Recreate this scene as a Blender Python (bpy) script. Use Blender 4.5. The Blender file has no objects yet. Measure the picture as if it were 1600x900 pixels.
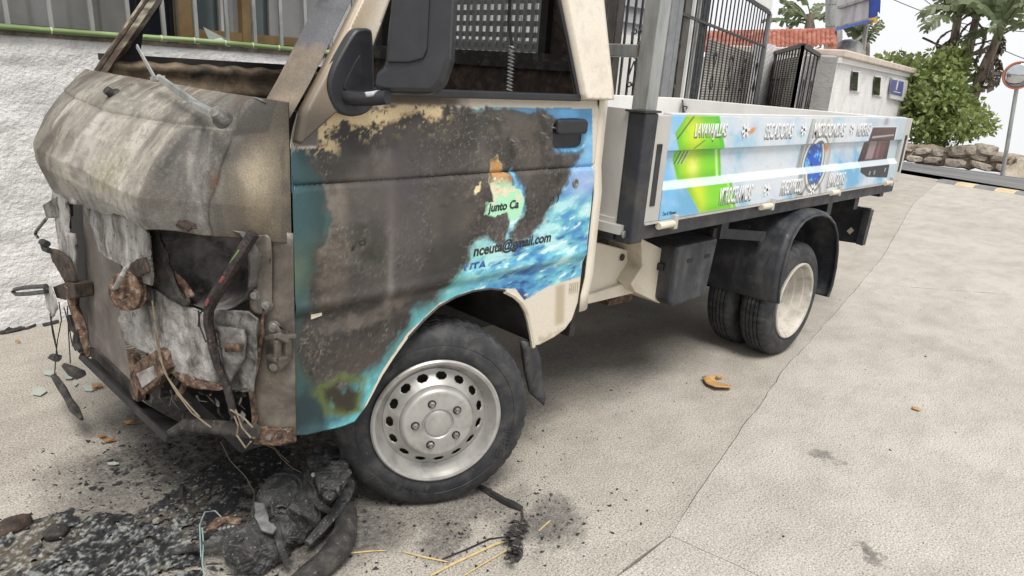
import bpy, bmesh, math, random
import numpy as np
from mathutils import Vector, Matrix
random.seed(7)
rng = np.random.default_rng(11)
scene = bpy.context.scene
COL = scene.collection
PI = math.pi

# ------------------------------------------------------------------ camera
CAM = Vector((-1.1672, -1.4009, 1.2573)); YAW, PITCH, ROLL = 0.7991, -0.2985, 0.0721; FPX = 1103.6
_f = Vector((math.sin(YAW)*math.cos(PITCH), math.cos(YAW)*math.cos(PITCH), math.sin(PITCH)))
_r0 = Vector((math.cos(YAW), -math.sin(YAW), 0)); _u0 = _r0.cross(_f)
_r = math.cos(ROLL)*_r0 + math.sin(ROLL)*_u0
_u = -math.sin(ROLL)*_r0 + math.cos(ROLL)*_u0
cd = bpy.data.cameras.new('camera'); cam = bpy.data.objects.new('camera', cd); COL.objects.link(cam)
cd.sensor_fit = 'HORIZONTAL'; cd.sensor_width = 36; cd.lens = FPX/1600*36; cd.clip_start = 0.05; cd.clip_end = 9000
M = Matrix.Identity(4)
for i in range(3):
    M[i][0] = _r[i]; M[i][1] = _u[i]; M[i][2] = -_f[i]; M[i][3] = CAM[i]
cam.matrix_world = M; scene.camera = cam

# ------------------------------------------------------------------ sky and sun (bright overcast)
SUN_EL, SUN_AZ = math.radians(62), math.radians(212)      # azimuth from +Y clockwise
w = bpy.data.worlds.new('World'); scene.world = w; w.use_nodes = True
nt = w.node_tree; nt.nodes.clear()
sky = nt.nodes.new('ShaderNodeTexSky'); sky.sky_type = 'NISHITA'; sky.sun_disc = False
sky.sun_elevation = SUN_EL; sky.sun_rotation = SUN_AZ; sky.dust_density = 2.0; sky.ozone_density = 1.0; sky.air_density = 1.0
hs = nt.nodes.new('ShaderNodeHueSaturation'); hs.inputs['Saturation'].default_value = 0.10
bg = nt.nodes.new('ShaderNodeBackground'); bg.inputs['Strength'].default_value = 0.15
wo = nt.nodes.new('ShaderNodeOutputWorld')
nt.links.new(sky.outputs[0], hs.inputs['Color']); cl = nt.nodes.new('ShaderNodeTexNoise'); cl.inputs['Scale'].default_value = 2.2; cl.inputs['Detail'].default_value = 5      # even white cloud cover over the clear sky
cr_ = nt.nodes.new('ShaderNodeValToRGB'); cr_.color_ramp.elements[0].color = (4.75, 4.85, 5.0, 1); cr_.color_ramp.elements[1].color = (5.5, 5.52, 5.55, 1); nt.links.new(cl.outputs[0], cr_.inputs[0])
mxw = nt.nodes.new('ShaderNodeMix'); mxw.data_type = 'RGBA'; mxw.inputs[0].default_value = .93
nt.links.new(hs.outputs[0], mxw.inputs[6]); nt.links.new(cr_.outputs[0], mxw.inputs[7]); nt.links.new(mxw.outputs[2], bg.inputs['Color']); nt.links.new(bg.outputs[0], wo.inputs[0])
sd = bpy.data.lights.new('sun', 'SUN'); sd.energy = 2.7; sd.angle = math.radians(24); sd.color = (1, .965, .91)
so = bpy.data.objects.new('sun', sd); COL.objects.link(so)
sdir = Vector((math.sin(SUN_AZ)*math.cos(SUN_EL), math.cos(SUN_AZ)*math.cos(SUN_EL), math.sin(SUN_EL)))
so.rotation_euler = sdir.to_track_quat('Z', 'Y').to_euler(); so.location = (0, -3, 8)
vs = scene.view_settings; vs.view_transform = 'Standard'; vs.look = 'None'; vs.gamma = 1; vs.use_curve_mapping = False
vs.exposure = 0.38

# ------------------------------------------------------------------ measuring helpers (metres; truck side plane y=0, front axle x=0)
def ray(u, v): return _f + _r*((u-800)/FPX) + _u*((450-v)/FPX)
def at(u, v, ax, val):
    d = ray(u, v); i = 'xyz'.index(ax); return CAM + d*((val-CAM[i])/d[i])
def atp(u, v, p, n):
    d = ray(u, v); n = Vector(n); return CAM + d*((Vector(p)-CAM).dot(n)/d.dot(n))

# ------------------------------------------------------------------ noise for colour fields
def _h(ix, iy, s):
    n = (ix*374761393 + iy*668265263 + s*1442695041).astype(np.int64) & 0x7fffffff
    n = ((n ^ (n >> 13))*1274126177) & 0x7fffffff
    return ((n ^ (n >> 16)) & 0xffff)/65535.0
def vn(x, y, s=0):
    ix = np.floor(x).astype(np.int64); iy = np.floor(y).astype(np.int64); fx = x-ix; fy = y-iy
    fx = fx*fx*(3-2*fx); fy = fy*fy*(3-2*fy)
    return (_h(ix,iy,s)*(1-fx)+_h(ix+1,iy,s)*fx)*(1-fy)+(_h(ix,iy+1,s)*(1-fx)+_h(ix+1,iy+1,s)*fx)*fy
def fbm(x, y, f, o=4, s=0):
    x = np.asarray(x, float); y = np.asarray(y, float); a = .5; t = 0; n = 0
    for k in range(o):
        t = t + a*vn(x*f, y*f, s+k*7); n += a; a *= .55; f *= 2.03
    return t/n
def sstep(a, b, x):
    t = np.clip((x-a)/(b-a), 0, 1); return t*t*(3-2*t)
def sdpoly(poly, x, y):
    """signed distance to polygon, negative inside"""
    d = np.full(x.shape, 1e9); ins = np.zeros(x.shape, bool); n = len(poly)
    for i in range(n):
        ax, ay = poly[i]; bx, by = poly[(i+1) % n]; ex, ey = bx-ax, by-ay
        t = np.clip(((x-ax)*ex+(y-ay)*ey)/(ex*ex+ey*ey+1e-12), 0, 1)
        d = np.minimum(d, np.hypot(x-ax-t*ex, y-ay-t*ey))
        c = ((ay > y) != (by > y)); xi = ax+(y-ay)/((by-ay) if by != ay else 1e-12)*ex
        ins ^= c & (x < xi)
    return np.where(ins, -d, d)
def lin(r, g, b):
    return tuple((c/255/12.92 if c/255 <= .04045 else ((c/255+.055)/1.055)**2.4) for c in (r, g, b))

# ------------------------------------------------------------------ materials
def newmat(name):
    m = bpy.data.materials.new(name); m.use_nodes = True; t = m.node_tree
    b = t.nodes['Principled BSDF']; return m, t, b
def N(t, k, **kw):
    n = t.nodes.new(k)
    for a, v in kw.items(): setattr(n, a, v)
    return n
def noise_node(t, scale, detail=6, rough=.6, vec=None, stretch=None, dist=0):
    n = N(t, 'ShaderNodeTexNoise'); n.inputs['Scale'].default_value = scale; n.inputs['Detail'].default_value = detail
    n.inputs['Roughness'].default_value = rough; n.inputs['Distortion'].default_value = dist
    if vec is None: vec = N(t, 'ShaderNodeNewGeometry').outputs['Position']
    if stretch:
        mp = N(t, 'ShaderNodeMapping'); mp.inputs['Scale'].default_value = stretch; t.links.new(vec, mp.inputs[0]); vec = mp.outputs[0]
    t.links.new(vec, n.inputs['Vector']); return n
def ramp(t, src, stops):
    r = N(t, 'ShaderNodeValToRGB'); e = r.color_ramp.elements
    while len(e) < len(stops): e.new(.5)
    for k, (p, c) in enumerate(stops): e[k].position = p; e[k].color = (*c[:3], 1)
    t.links.new(src, r.inputs[0]); return r
def mixc(t, fac, a, b, mode='MIX'):
    m = N(t, 'ShaderNodeMix', data_type='RGBA', blend_type=mode)
    for s, v in ((m.inputs[0], fac), (m.inputs[6], a), (m.inputs[7], b)):
        if hasattr(v, 'links'): t.links.new(v, s)
        elif isinstance(v, (int, float)): s.default_value = v
        else: s.default_value = (*v[:3], 1)
    return m.outputs[2]
def bump(t, b, src, strength, dist=.01):
    n = N(t, 'ShaderNodeBump'); n.inputs['Strength'].default_value = strength; n.inputs['Distance'].default_value = dist
    t.links.new(src, n.inputs['Height']); t.links.new(n.outputs[0], b.inputs['Normal']); return n
def pm(name, cols, scale=8, rough=.6, metal=0, bs=60, bst=.2, bd=.004, stretch=None, rr=None, fine=None, spec=None):
    """procedural material: colour ramp over noise, fine speckle, bump"""
    m, t, b = newmat(name)
    n = noise_node(t, scale, 8, .65, stretch=stretch, dist=.4)
    k = len(cols)
    r = ramp(t, n.outputs[0], [(.35+.30*i/max(1, k-1), c) for i, c in enumerate(cols)])
    c = r.outputs[0]
    if fine:
        n2 = noise_node(t, fine[0], 3, .6); f = ramp(t, n2.outputs[0], [(fine[2], (0,0,0)), (fine[2]+.12, (1,1,1))])
        c = mixc(t, f.outputs[0], c, fine[1])
    t.links.new(c, b.inputs['Base Color'])
    b.inputs['Metallic'].default_value = metal
    if rr:
        n3 = noise_node(t, scale*2.2, 4); mr = N(t, 'ShaderNodeMapRange'); mr.inputs['From Min'].default_value = .3; mr.inputs['From Max'].default_value = .7
        mr.inputs['To Min'].default_value = rr[0]; mr.inputs['To Max'].default_value = rr[1]
        t.links.new(n3.outputs[0], mr.inputs[0]); t.links.new(mr.outputs[0], b.inputs['Roughness'])
    else: b.inputs['Roughness'].default_value = rough
    if spec is not None: b.inputs['Specular IOR Level'].default_value = spec
    if bst:
        n4 = noise_node(t, bs, 6, .65); bump(t, b, n4.outputs[0], bst, bd)
    return m
def attrmat(name, bs=150, bst=.25, bd=.003, rough=None, metal=0, fine=.0, fs=400):
    """colour (and roughness in alpha) come from the mesh's own colour field"""
    m, t, b = newmat(name)
    a = N(t, 'ShaderNodeAttribute'); a.attribute_name = 'Col'
    c = a.outputs['Color']
    if fine:
        n2 = noise_node(t, fs, 6, .85); f = ramp(t, n2.outputs[0], [(.39, (1-fine,)*3), (.61, (1+fine*.7,)*3)])
        c = mixc(t, 1.0, c, f.outputs[0], 'MULTIPLY')
    t.links.new(c, b.inputs['Base Color'])
    if rough is None: t.links.new(a.outputs['Alpha'], b.inputs['Roughness'])
    else: b.inputs['Roughness'].default_value = rough
    b.inputs['Metallic'].default_value = metal
    if bst:
        n4 = noise_node(t, bs, 6, .7); bump(t, b, n4.outputs[0], bst, bd)
    return m
MT = {}
MT['cream'] = pm('cream_paint', [(.62,.56,.46), (.68,.62,.52), (.70,.65,.56)], 3, .38, bs=20, bst=.03, fine=(90, (.42,.36,.28), .68))
MT['cream_dirty'] = pm('dirty_cream_paint', [(.42,.36,.27), (.58,.52,.41), (.64,.58,.47)], 6, .5, bs=60, bst=.1, fine=(50, (.25,.19,.13), .66))
MT['black_plastic'] = pm('black_plastic', [(.013,.014,.017), (.022,.023,.027)], 12, .42, bs=900, bst=.10, bd=.001, rr=(.32,.5))
MT['black_dusty_sheen'] = pm('dusty_sheen_black_plastic', [(.014,.016,.021), (.03,.032,.038), (.075,.074,.074)], 9, .6, bs=120, bst=.25, rr=(.32,.7), stretch=(1,1,.5), fine=(70, (.12,.115,.11), .66))  # dust tones; the pale patches also paint the mudguard's soft highlights
MT['black_metal'] = pm('black_painted_steel', [(.014,.016,.022), (.022,.024,.03), (.05,.046,.042)], 9, .45, bs=120, bst=.15, rr=(.35,.65), fine=(60, (.16,.14,.12), .71))
MT['rubber'] = pm('tyre_rubber', [(.012,.013,.015), (.026,.027,.030), (.055,.053,.050)], 20, .65, bs=300, bst=.4, bd=.002, fine=(130, (.09,.085,.078), .64))
MT['rim'] = pm('silver_rim', [(.30,.29,.275), (.40,.39,.37), (.45,.44,.42)], 14, .42, metal=.45, bs=300, bst=.04, fine=(55, (.2,.17,.13), .68))
MT['rim_cream'] = pm('cream_rim', [(.30,.275,.235), (.46,.43,.38), (.54,.51,.46)], 12, .5, bs=120, bst=.1, fine=(40, (.25,.19,.13), .66))
MT['nut'] = pm('wheel_nut_steel', [(.12,.115,.11), (.28,.27,.25)], 60, .5, metal=.5, bst=0)
MT['alu'] = pm('grey_aluminium', [(.36,.35,.33), (.46,.45,.43), (.52,.51,.48)], 5, .45, metal=.25, bs=200, bst=.05, fine=(70, (.25,.24,.22), .7), stretch=(1,1,.4))
MT['galv'] = pm('galvanised_steel', [(.22,.23,.23), (.33,.34,.33), (.42,.42,.40)], 14, .48, metal=.5, bs=140, bst=.1, stretch=(1,1,.25))
MT['char'] = pm('charred_metal', [(.012,.011,.011), (.03,.027,.025), (.075,.065,.058)], 22, .8, bs=120, bst=.8, fine=(70, (.14,.12,.10), .63))
MT['soot'] = pm('sooty_black', [(.008,.008,.009), (.016,.015,.015), (.035,.03,.028)], 7, .75, bs=50, bst=.4)
MT['ash'] = pm('white_ash_metal', [(.07,.063,.056), (.22,.208,.195), (.36,.347,.333), (.48,.467,.453)], 13, .85, bs=170, bst=.8, bd=.006, fine=(70, (.14,.105,.075), .60), stretch=(1,1,.4))
MT['ash_grey'] = pm('grey_ash_metal', [(.035,.032,.030), (.12,.112,.105), (.26,.248,.235)], 20, .8, bs=150, bst=.7, bd=.005, fine=(60, (.10,.07,.05), .62))
MT['rust'] = pm('rusty_steel', [(.022,.016,.013), (.075,.046,.030), (.15,.088,.055), (.24,.19,.15)], 48, .85, bs=190, bst=.8, fine=(90, (.34,.29,.24), .62))
MT['rust_dark'] = pm('dark_rusty_steel', [(.015,.012,.011), (.042,.029,.022), (.095,.06,.042)], 26, .85, bs=150, bst=.6, fine=(70, (.14,.11,.09), .66))
MT['bronze'] = pm('heat_browned_steel', [(.040,.035,.031), (.115,.10,.084), (.22,.193,.158)], 7, .42, metal=.3, bs=180, bst=.15, rr=(.3,.6), fine=(90, (.32,.28,.23), .68))
MT['stucco'] = pm('white_stucco', [(.66,.65,.64), (.78,.77,.76), (.82,.81,.80)], 3, .9, bs=40, bst=.8, bd=.02, fine=(14, (.60,.585,.57), .60))
MT['white_wall'] = pm('white_painted_wall', [(.70,.69,.67), (.78,.77,.75)], 4, .85, bs=60, bst=.25, bd=.006)
MT['white_gloss'] = pm('white_painted_steel', [(.66,.65,.63), (.74,.73,.71)], 6, .4, bs=40, bst=.03, fine=(80, (.5,.47,.43), .7))
MT['iron'] = pm('dark_wrought_iron', [(.02,.021,.023), (.035,.036,.038), (.06,.06,.06)], 20, .5, metal=.3, bs=200, bst=.15)
MT['grey_steel'] = pm('grey_painted_steel', [(.17,.18,.185), (.23,.24,.245)], 9, .5, metal=.2, bs=120, bst=.08)
MT['brown_frame'] = pm('brown_anodised_frame', [(.14,.09,.035), (.2,.135,.06)], 8, .5, metal=.2, bs=90, bst=.08)
MT['brown_dark'] = pm('dark_brown_frame', [(.05,.042,.034), (.085,.075,.062)], 8, .5, bst=.05)
MT['wood_straw'] = pm('dry_straw', [(.42,.30,.13), (.58,.44,.22)], 60, .8, bst=.1)
MT['leaf_dry'] = pm('dry_leaf', [(.36,.20,.07), (.5,.30,.12)], 80, .8, bs=200, bst=.3)
def glassmat(name, col, rough=.08, alpha=1):
    m, t, b = newmat(name); b.inputs['Base Color'].default_value = (*col, 1); b.inputs['Roughness'].default_value = rough
    n = noise_node(t, 3, 4); r = ramp(t, n.outputs[0], [(.3, tuple(c*.75 for c in col)), (.7, tuple(c*1.2 for c in col))]); t.links.new(r.outputs[0], b.inputs['Base Color'])
    b.inputs['Specular IOR Level'].default_value = .6; return m
MT['glass_grey'] = glassmat('grey_window_glass', (.17,.17,.165), .12)
MT['glass_dark'] = glassmat('dark_window_glass', (.012,.013,.018), .08)
MT['glass_teal'] = glassmat('teal_window_glass', (.05,.065,.068), .1)
MT['shard'] = glassmat('greenish_glass_fragment', (.34,.37,.33), .12)

# ------------------------------------------------------------------ mesh helpers
class MB:
    def __init__(s): s.v = []; s.f = []
    def add(s, vs, fs):
        o = len(s.v); s.v += [tuple(p) for p in vs]; s.f += [tuple(i+o for i in q) for q in fs]; return s
    def box(s, lo, hi, mtx=None):
        x0,y0,z0 = lo; x1,y1,z1 = hi
        vs = [Vector(p) for p in ((x0,y0,z0),(x1,y0,z0),(x1,y1,z0),(x0,y1,z0),(x0,y0,z1),(x1,y0,z1),(x1,y1,z1),(x0,y1,z1))]
        if mtx: vs = [mtx @ p for p in vs]
        return s.add(vs, [(0,3,2,1),(4,5,6,7),(0,1,5,4),(1,2,6,5),(2,3,7,6),(3,0,4,7)])
    def bar(s, a, b, w, h=None, up=(0,0,1)):
        a = Vector(a); b = Vector(b); h = h or w; d = (b-a).normalized(); U = Vector(up)
        if abs(d.dot(U)) > .98: U = Vector((1,0,0))
        X = d.cross(U).normalized(); Y = X.cross(d)
        vs = [p + X*(sx*w/2) + Y*(sy*h/2) for p in (a, b) for sx, sy in ((-1,-1),(1,-1),(1,1),(-1,1))]
        return s.add(vs, [(3,2,1,0),(4,5,6,7),(0,1,5,4),(1,2,6,5),(2,3,7,6),(3,0,4,7)])
    def tube(s, path, r, n=8, cap=True, jitter=0):
        path = [Vector(p) for p in path]; rs = r if isinstance(r, (list, tuple)) else [r]*len(path)
        prev = None; rings = []
        for i, p in enumerate(path):
            d = (path[min(i+1, len(path)-1)] - path[max(i-1, 0)])
            d = d.normalized() if d.length > 1e-9 else Vector((0,0,1))
            if prev is None:
                U = Vector((0,0,1)) if abs(d.z) < .9 else Vector((1,0,0)); X = d.cross(U).normalized()
            else: X = (prev - d*prev.dot(d)).normalized()
            prev = X; Y = d.cross(X)
            rings.append([p + (X*math.cos(2*PI*k/n) + Y*math.sin(2*PI*k/n))*rs[i]*(1+random.uniform(-jitter, jitter)) for k in range(n)])
        vs = [q for r_ in rings for q in r_]; fs = []
        for i in range(len(rings)-1):
            for k in range(n): fs.append((i*n+k, i*n+(k+1) % n, (i+1)*n+(k+1) % n, (i+1)*n+k))
        if cap: fs.append(tuple(reversed(range(n)))); fs.append(tuple(range((len(rings)-1)*n, len(rings)*n)))
        return s.add(vs, fs)
    def lathe(s, prof, mtx, n=48, close=False):
        """prof: (axial, radius); axis = local Z of mtx"""
        vs = []; fs = []; m = len(prof)
        for k in range(n):
            a = 2*PI*k/n
            for (h, r) in prof: vs.append(mtx @ Vector((r*math.cos(a), r*math.sin(a), h)))
        for k in range(n):
            for j in range(m-1 if not close else m):
                fs.append((k*m+j, ((k+1) % n)*m+j, ((k+1) % n)*m+(j+1) % m, k*m+(j+1) % m))
        return s.add(vs, fs)
    def prism(s, pts, vec):
        pts = [Vector(p) for p in pts]; vec = Vector(vec); n = len(pts)
        return s.add(pts + [p+vec for p in pts], [tuple(range(n-1, -1, -1)), tuple(range(n, 2*n))] + [(i, (i+1) % n, n+(i+1) % n, n+i) for i in range(n)])
    def grid(s, fn, nu, nv):
        vs = [fn(i/nu, j/nv) for j in range(nv+1) for i in range(nu+1)]
        return s.add(vs, [(j*(nu+1)+i, j*(nu+1)+i+1, (j+1)*(nu+1)+i+1, (j+1)*(nu+1)+i) for j in range(nv) for i in range(nu)])
    def build(s, name, mat, parent=None, smooth=False, bevel=0, fix=True, solid=0):
        me = bpy.data.meshes.new(name); me.from_pydata(s.v, [], s.f)
        if fix:
            bm = bmesh.new(); bm.from_mesh(me); bmesh.ops.recalc_face_normals(bm, faces=bm.faces); bm.to_mesh(me); bm.free()
        o = link(name, me, mat, parent)
        if smooth: shade(o)
        if solid:
            md = o.modifiers.new('solid', 'SOLIDIFY'); md.thickness = solid; md.offset = 0
        if bevel:
            md = o.modifiers.new('bevel', 'BEVEL'); md.width = bevel; md.segments = 2; md.limit_method = 'ANGLE'; md.angle_limit = math.radians(40)
        return o
def round_outline(pts, k=4):
    """closed Catmull-Rom through image points"""
    out = []; n = len(pts)
    for i in range(n):
        p0, p1, p2, p3 = (Vector(pts[(i+j-1) % n]) for j in range(4))
        for q in range(k):
            t = q/k; out.append(tuple(.5*((2*p1)+(p2-p0)*t+(2*p0-5*p1+4*p2-p3)*t*t+(3*p1-p0-3*p2+p3)*t*t*t)))
    return out
def link(name, me, mat, parent=None):
    o = bpy.data.objects.new(name, me); COL.objects.link(o)
    if mat is not None:
        me.materials.clear(); me.materials.append(MT[mat] if isinstance(mat, str) else mat)
    if parent is not None: adopt(o, parent)
    return o
def adopt(o, parent):
    mw = Matrix.Identity(4); p = parent; 
    chain = []
    while p is not None: chain.append(p); p = p.parent
    for q in reversed(chain): mw = mw @ q.matrix_parent_inverse @ q.matrix_basis
    o.parent = parent; o.matrix_parent_inverse = mw.inverted()
def shade(o, ang=40):
    me = o.data; me.polygons.foreach_set('use_smooth', [True]*len(me.polygons))
    try: me.set_sharp_from_angle(angle=math.radians(ang))
    except Exception: pass
def thing(name, label, cat, loc, group=None):
    o = bpy.data.objects.new(name, None); COL.objects.link(o); o.location = loc; o.empty_display_size = .1
    tag(o, label, cat, group); return o
def tag(o, label=None, cat=None, group=None, kind=None):
    if label: o['label'] = label
    if cat: o['category'] = cat
    if group: o['group'] = group
    if kind: o['kind'] = kind
    return o
def paint(o, fn):
    """fn(x,y,z arrays) -> (n,4) colour field stored on the mesh (alpha = roughness)"""
    me = o.data; n = len(me.vertices); co = np.empty(n*3); me.vertices.foreach_get('co', co); co = co.reshape(-1, 3)
    c = fn(co[:,0], co[:,1], co[:,2]).astype(np.float32)
    a = me.color_attributes.new('Col', 'FLOAT_COLOR', 'POINT'); a.data.foreach_set('color', c.ravel())
def blank(n, col, rough): 
    c = np.empty((n, 4)); c[:, :3] = col; c[:, 3] = rough; return c
def over(c, mask, col, rough=None):
    m = np.clip(mask, 0, 1)[:, None]; col = np.asarray(col)
    if col.ndim == 1: col = col[None, :]
    c[:, :3] = c[:, :3]*(1-m) + col*m
    if rough is not None: c[:, 3] = c[:, 3]*(1-m[:, 0]) + rough*m[:, 0]
    return c
def sheet(name, pts, mat, parent=None, thick=.003, sub=0, amp=0, freq=14, smooth=True, seed=0, bulge=0):
    """an irregular plate: outline pts (3D, roughly planar), refined and crumpled, with thickness"""
    bm = bmesh.new(); vs = [bm.verts.new(p) for p in pts]; bm.faces.new(vs)
    bmesh.ops.triangulate(bm, faces=bm.faces)
    for _ in range(sub):
        es = sorted(bm.edges, key=lambda e: -e.calc_length()); L = es[0].calc_length()
        bmesh.ops.subdivide_edges(bm, edges=[e for e in bm.edges if e.calc_length() > L*.38], cuts=1)
        bmesh.ops.triangulate(bm, faces=bm.faces)
        bmesh.ops.beautify_fill(bm, faces=bm.faces, edges=[e for e in bm.edges if not e.is_boundary])
    P = [Vector(p) for p in pts]; nn = Vector((0,0,0)); c = sum(P, Vector())/len(P)
    for i in range(len(P)): nn += (P[i]-c).cross(P[(i+1) % len(P)]-c)
    nn.normalize()
    if nn.dot(CAM-c) < 0: nn = -nn
    if amp or bulge:
        co = np.array([v.co for v in bm.verts]); q = fbm(co[:,1]+co[:,0]*.7+seed*3.1, co[:,2]+co[:,0]*.4+seed*1.7, freq, 4, seed)-.5
        q2 = fbm(co[:,1]+co[:,0]*.7+seed*5.1, co[:,2]-seed, freq*3.5, 3, seed+5)-.5
        bd = {v for e in bm.edges if e.is_boundary for v in e.verts}
        for v, a, a2 in zip(bm.verts, q, q2):
            k = .35 if v in bd else 1
            v.co += nn*(2*amp*a*k + .7*amp*a2*k + (0 if v in bd else bulge))
    me = bpy.data.meshes.new(name); bm.to_mesh(me); bm.free()
    o = link(name, me, mat, parent)
    if smooth: shade(o, 60)
    md = o.modifiers.new('solid', 'SOLIDIFY'); md.thickness = thick; md.offset = -1
    return o
def text_part(name, body, x0, x1, z0, z1, y, mat, parent, slant=0, rise=0, depth=.0008, bold=0):
    """flat lettering facing -Y, fitted to the box x0..x1, z0..z1"""
    cu = bpy.data.curves.new('lettering', 'FONT'); cu.body = body; cu.size = 1; cu.offset = bold; cu.resolution_u = 3
    ob = bpy.data.objects.new('lettering_tmp', cu); COL.objects.link(ob)
    me = bpy.data.meshes.new_from_object(ob)
    bpy.data.objects.remove(ob); bpy.data.curves.remove(cu)
    me.name = name
    xs = [v.co.x for v in me.vertices]; ys = [v.co.y for v in me.vertices]
    sx = (x1-x0)/(max(xs)-min(xs)); sy = (z1-z0)/(max(ys)-min(ys)); mx, my = min(xs), min(ys)
    for v in me.vertices:
        X = (v.co.x-mx)*sx; Z = (v.co.y-my)*sy
        v.co = (x0+X+Z*slant, y, z0+Z+X*rise)
    o = link(name, me, mat, parent); md = o.modifiers.new('solid', 'SOLIDIFY'); md.thickness = depth; md.offset = 0
    return o
# ================================================================== GROUND
def soot_mask(t, blobs, warp=.16, wf=6):
    """stain shapes on the ground: ellipses in metres, broken up by noise; returns 0..1 socket"""
    pos = N(t, 'ShaderNodeNewGeometry').outputs['Position']
    nz = noise_node(t, wf, 7, .7); ad = N(t, 'ShaderNodeVectorMath', operation='SUBTRACT'); t.links.new(nz.outputs['Color'], ad.inputs[0]); ad.inputs[1].default_value = (.5,.5,.5)
    sc = N(t, 'ShaderNodeVectorMath', operation='SCALE'); t.links.new(ad.outputs[0], sc.inputs[0]); sc.inputs['Scale'].default_value = warp*2
    p = N(t, 'ShaderNodeVectorMath', operation='ADD'); t.links.new(pos, p.inputs[0]); t.links.new(sc.outputs[0], p.inputs[1])
    out = None
    for (x, y, rx, ry, rot, k) in blobs:
        mp = N(t, 'ShaderNodeMapping', vector_type='TEXTURE'); mp.inputs['Location'].default_value = (x, y, 0); mp.inputs['Rotation'].default_value = (0, 0, rot); mp.inputs['Scale'].default_value = (rx, ry, 1e3)
        t.links.new(p.outputs[0], mp.inputs[0])
        ln = N(t, 'ShaderNodeVectorMath', operation='LENGTH'); t.links.new(mp.outputs[0], ln.inputs[0])
        mr = N(t, 'ShaderNodeMapRange', interpolation_type='SMOOTHSTEP'); mr.inputs['From Min'].default_value = 1.25; mr.inputs['From Max'].default_value = .45; mr.inputs['To Max'].default_value = k
        t.links.new(ln.outputs['Value'], mr.inputs[0])
        if out is None: out = mr.outputs[0]
        else:
            mx = N(t, 'ShaderNodeMath', operation='MAXIMUM'); t.links.new(out, mx.inputs[0]); t.links.new(mr.outputs[0], mx.inputs[1]); out = mx.outputs[0]
    return out
SOOT = [(-.22,.72,.34,.26,.3,.97), (-.42,.66,.38,.22,-.5,.92), (-.10,.40,.28,.24,0,.92), (-.50,.36,.30,.20,-.4,.9), (-.28,.10,.24,.16,-.3,.8), (.02,.95,.35,.22,.2,.75),
        (-.75,.45,.25,.14,-.3,.6), (-.03,-.10,.14,.06,.4,.55), (.18,-.26,.10,.12,.3,.62), (.06,-.05,.22,.09,-.4,.45), (.25,-.25,.10,.08,.3,.5), (.55,.35,.5,.22,.1,.30), (1.3,.4,.7,.3,.0,.24), (-.3,1.0,.30,.25,0,.75), (-.62,.62,.22,.14,-.3,.55)]
def concrete(name, cols, speck, bst, soot=None, seedv=0):
    m, t, b = newmat(name)
    n = noise_node(t, 1.3, 8, .7, dist=.6); r = ramp(t, n.outputs[0], [(.38, cols[0]), (.5, cols[1]), (.62, cols[2])]); c = r.outputs[0]
    st = noise_node(t, 5, 6, .7, stretch=(.7, 1.3, 1)); r2 = ramp(t, st.outputs[0], [(.36, (.88,.875,.87)), (.58, (1.04,1.04,1.04))]); c = mixc(t, 1, c, r2.outputs[0], 'MULTIPLY')
    gr = noise_node(t, 175, 2, .7); r3 = ramp(t, gr.outputs[0], [(.30, (.30,.288,.275)), (.44, (.84,.835,.825)), (.56, (1.06,1.06,1.06)), (.70, (1.5,1.5,1.46))]); c = mixc(t, speck, c, r3.outputs[0], 'MULTIPLY')
    g2 = noise_node(t, 90, 2, .6); r4 = ramp(t, g2.outputs[0], [(.28, (.36,.34,.32)), (.38, (1,1,1)), (.66, (1,1,1)), (.74, (1.25,1.24,1.2))]); c = mixc(t, speck*.8, c, r4.outputs[0], 'MULTIPLY')
    if soot:
        k = soot_mask(t, soot); fn = noise_node(t, 45, 7, .75); fr = ramp(t, fn.outputs[0], [(.36, (1,1,1)), (.66, (.25,.25,.25))])
        mm = N(t, 'ShaderNodeMath', operation='MULTIPLY'); t.links.new(k, mm.inputs[0]); t.links.new(fr.outputs[0], mm.inputs[1])
        m2 = N(t, 'ShaderNodeMath', operation='POWER'); t.links.new(mm.outputs[0], m2.inputs[0]); m2.inputs[1].default_value = .48
        cn = noise_node(t, 30, 4); cr = ramp(t, cn.outputs[0], [(.35, (.012,.012,.013)), (.6, (.045,.043,.042)), (.75, (.13,.12,.115))])
        c = mixc(t, m2.outputs[0], c, cr.outputs[0])
    t.links.new(c, b.inputs['Base Color']); b.inputs['Roughness'].default_value = .88; b.inputs['Specular IOR Level'].default_value = .25
    h1 = noise_node(t, 150, 5, .7); h2 = noise_node(t, 9, 6, .7)
    ad = N(t, 'ShaderNodeMath', operation='MULTIPLY_ADD'); t.links.new(h2.outputs[0], ad.inputs[0]); ad.inputs[1].default_value = 1.2; t.links.new(h1.outputs[0], ad.inputs[2])
    bump(t, b, ad.outputs[0], bst, .003)
    return m
MT['concrete_rough'] = concrete('rough_aggregate_concrete', [(.335,.309,.271), (.365,.338,.298), (.395,.367,.325)], 1.0, .14, SOOT)
MT['concrete_smooth'] = concrete('smooth_worn_concrete', [(.375,.351,.316), (.405,.380,.344), (.435,.409,.371)], 1.0, .12, [(.83,-.98,.06,.03,.7,.6), (1.3,-.62,.05,.04,.2,.35)])
MT['dirt'] = pm('dark_joint_dirt', [(.09,.08,.07), (.17,.15,.125), (.27,.24,.20)], 20, .95, bs=80, bst=.4)
MT['asphalt'] = pm('grey_asphalt', [(.10,.10,.105), (.15,.15,.152), (.19,.19,.19)], 3, .9, bs=160, bst=.4, stretch=(1,.2,1))
MT['sea'] = pm('pale_sea', [(.30,.35,.38), (.36,.40,.43)], .05, .2, bs=.4, bst=.3, bd=.3)
MT['sand'] = pm('sandy_earth', [(.30,.25,.19), (.42,.36,.28), (.5,.44,.36)], 2.5, .95, bs=14, bst=.8, bd=.05)
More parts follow.
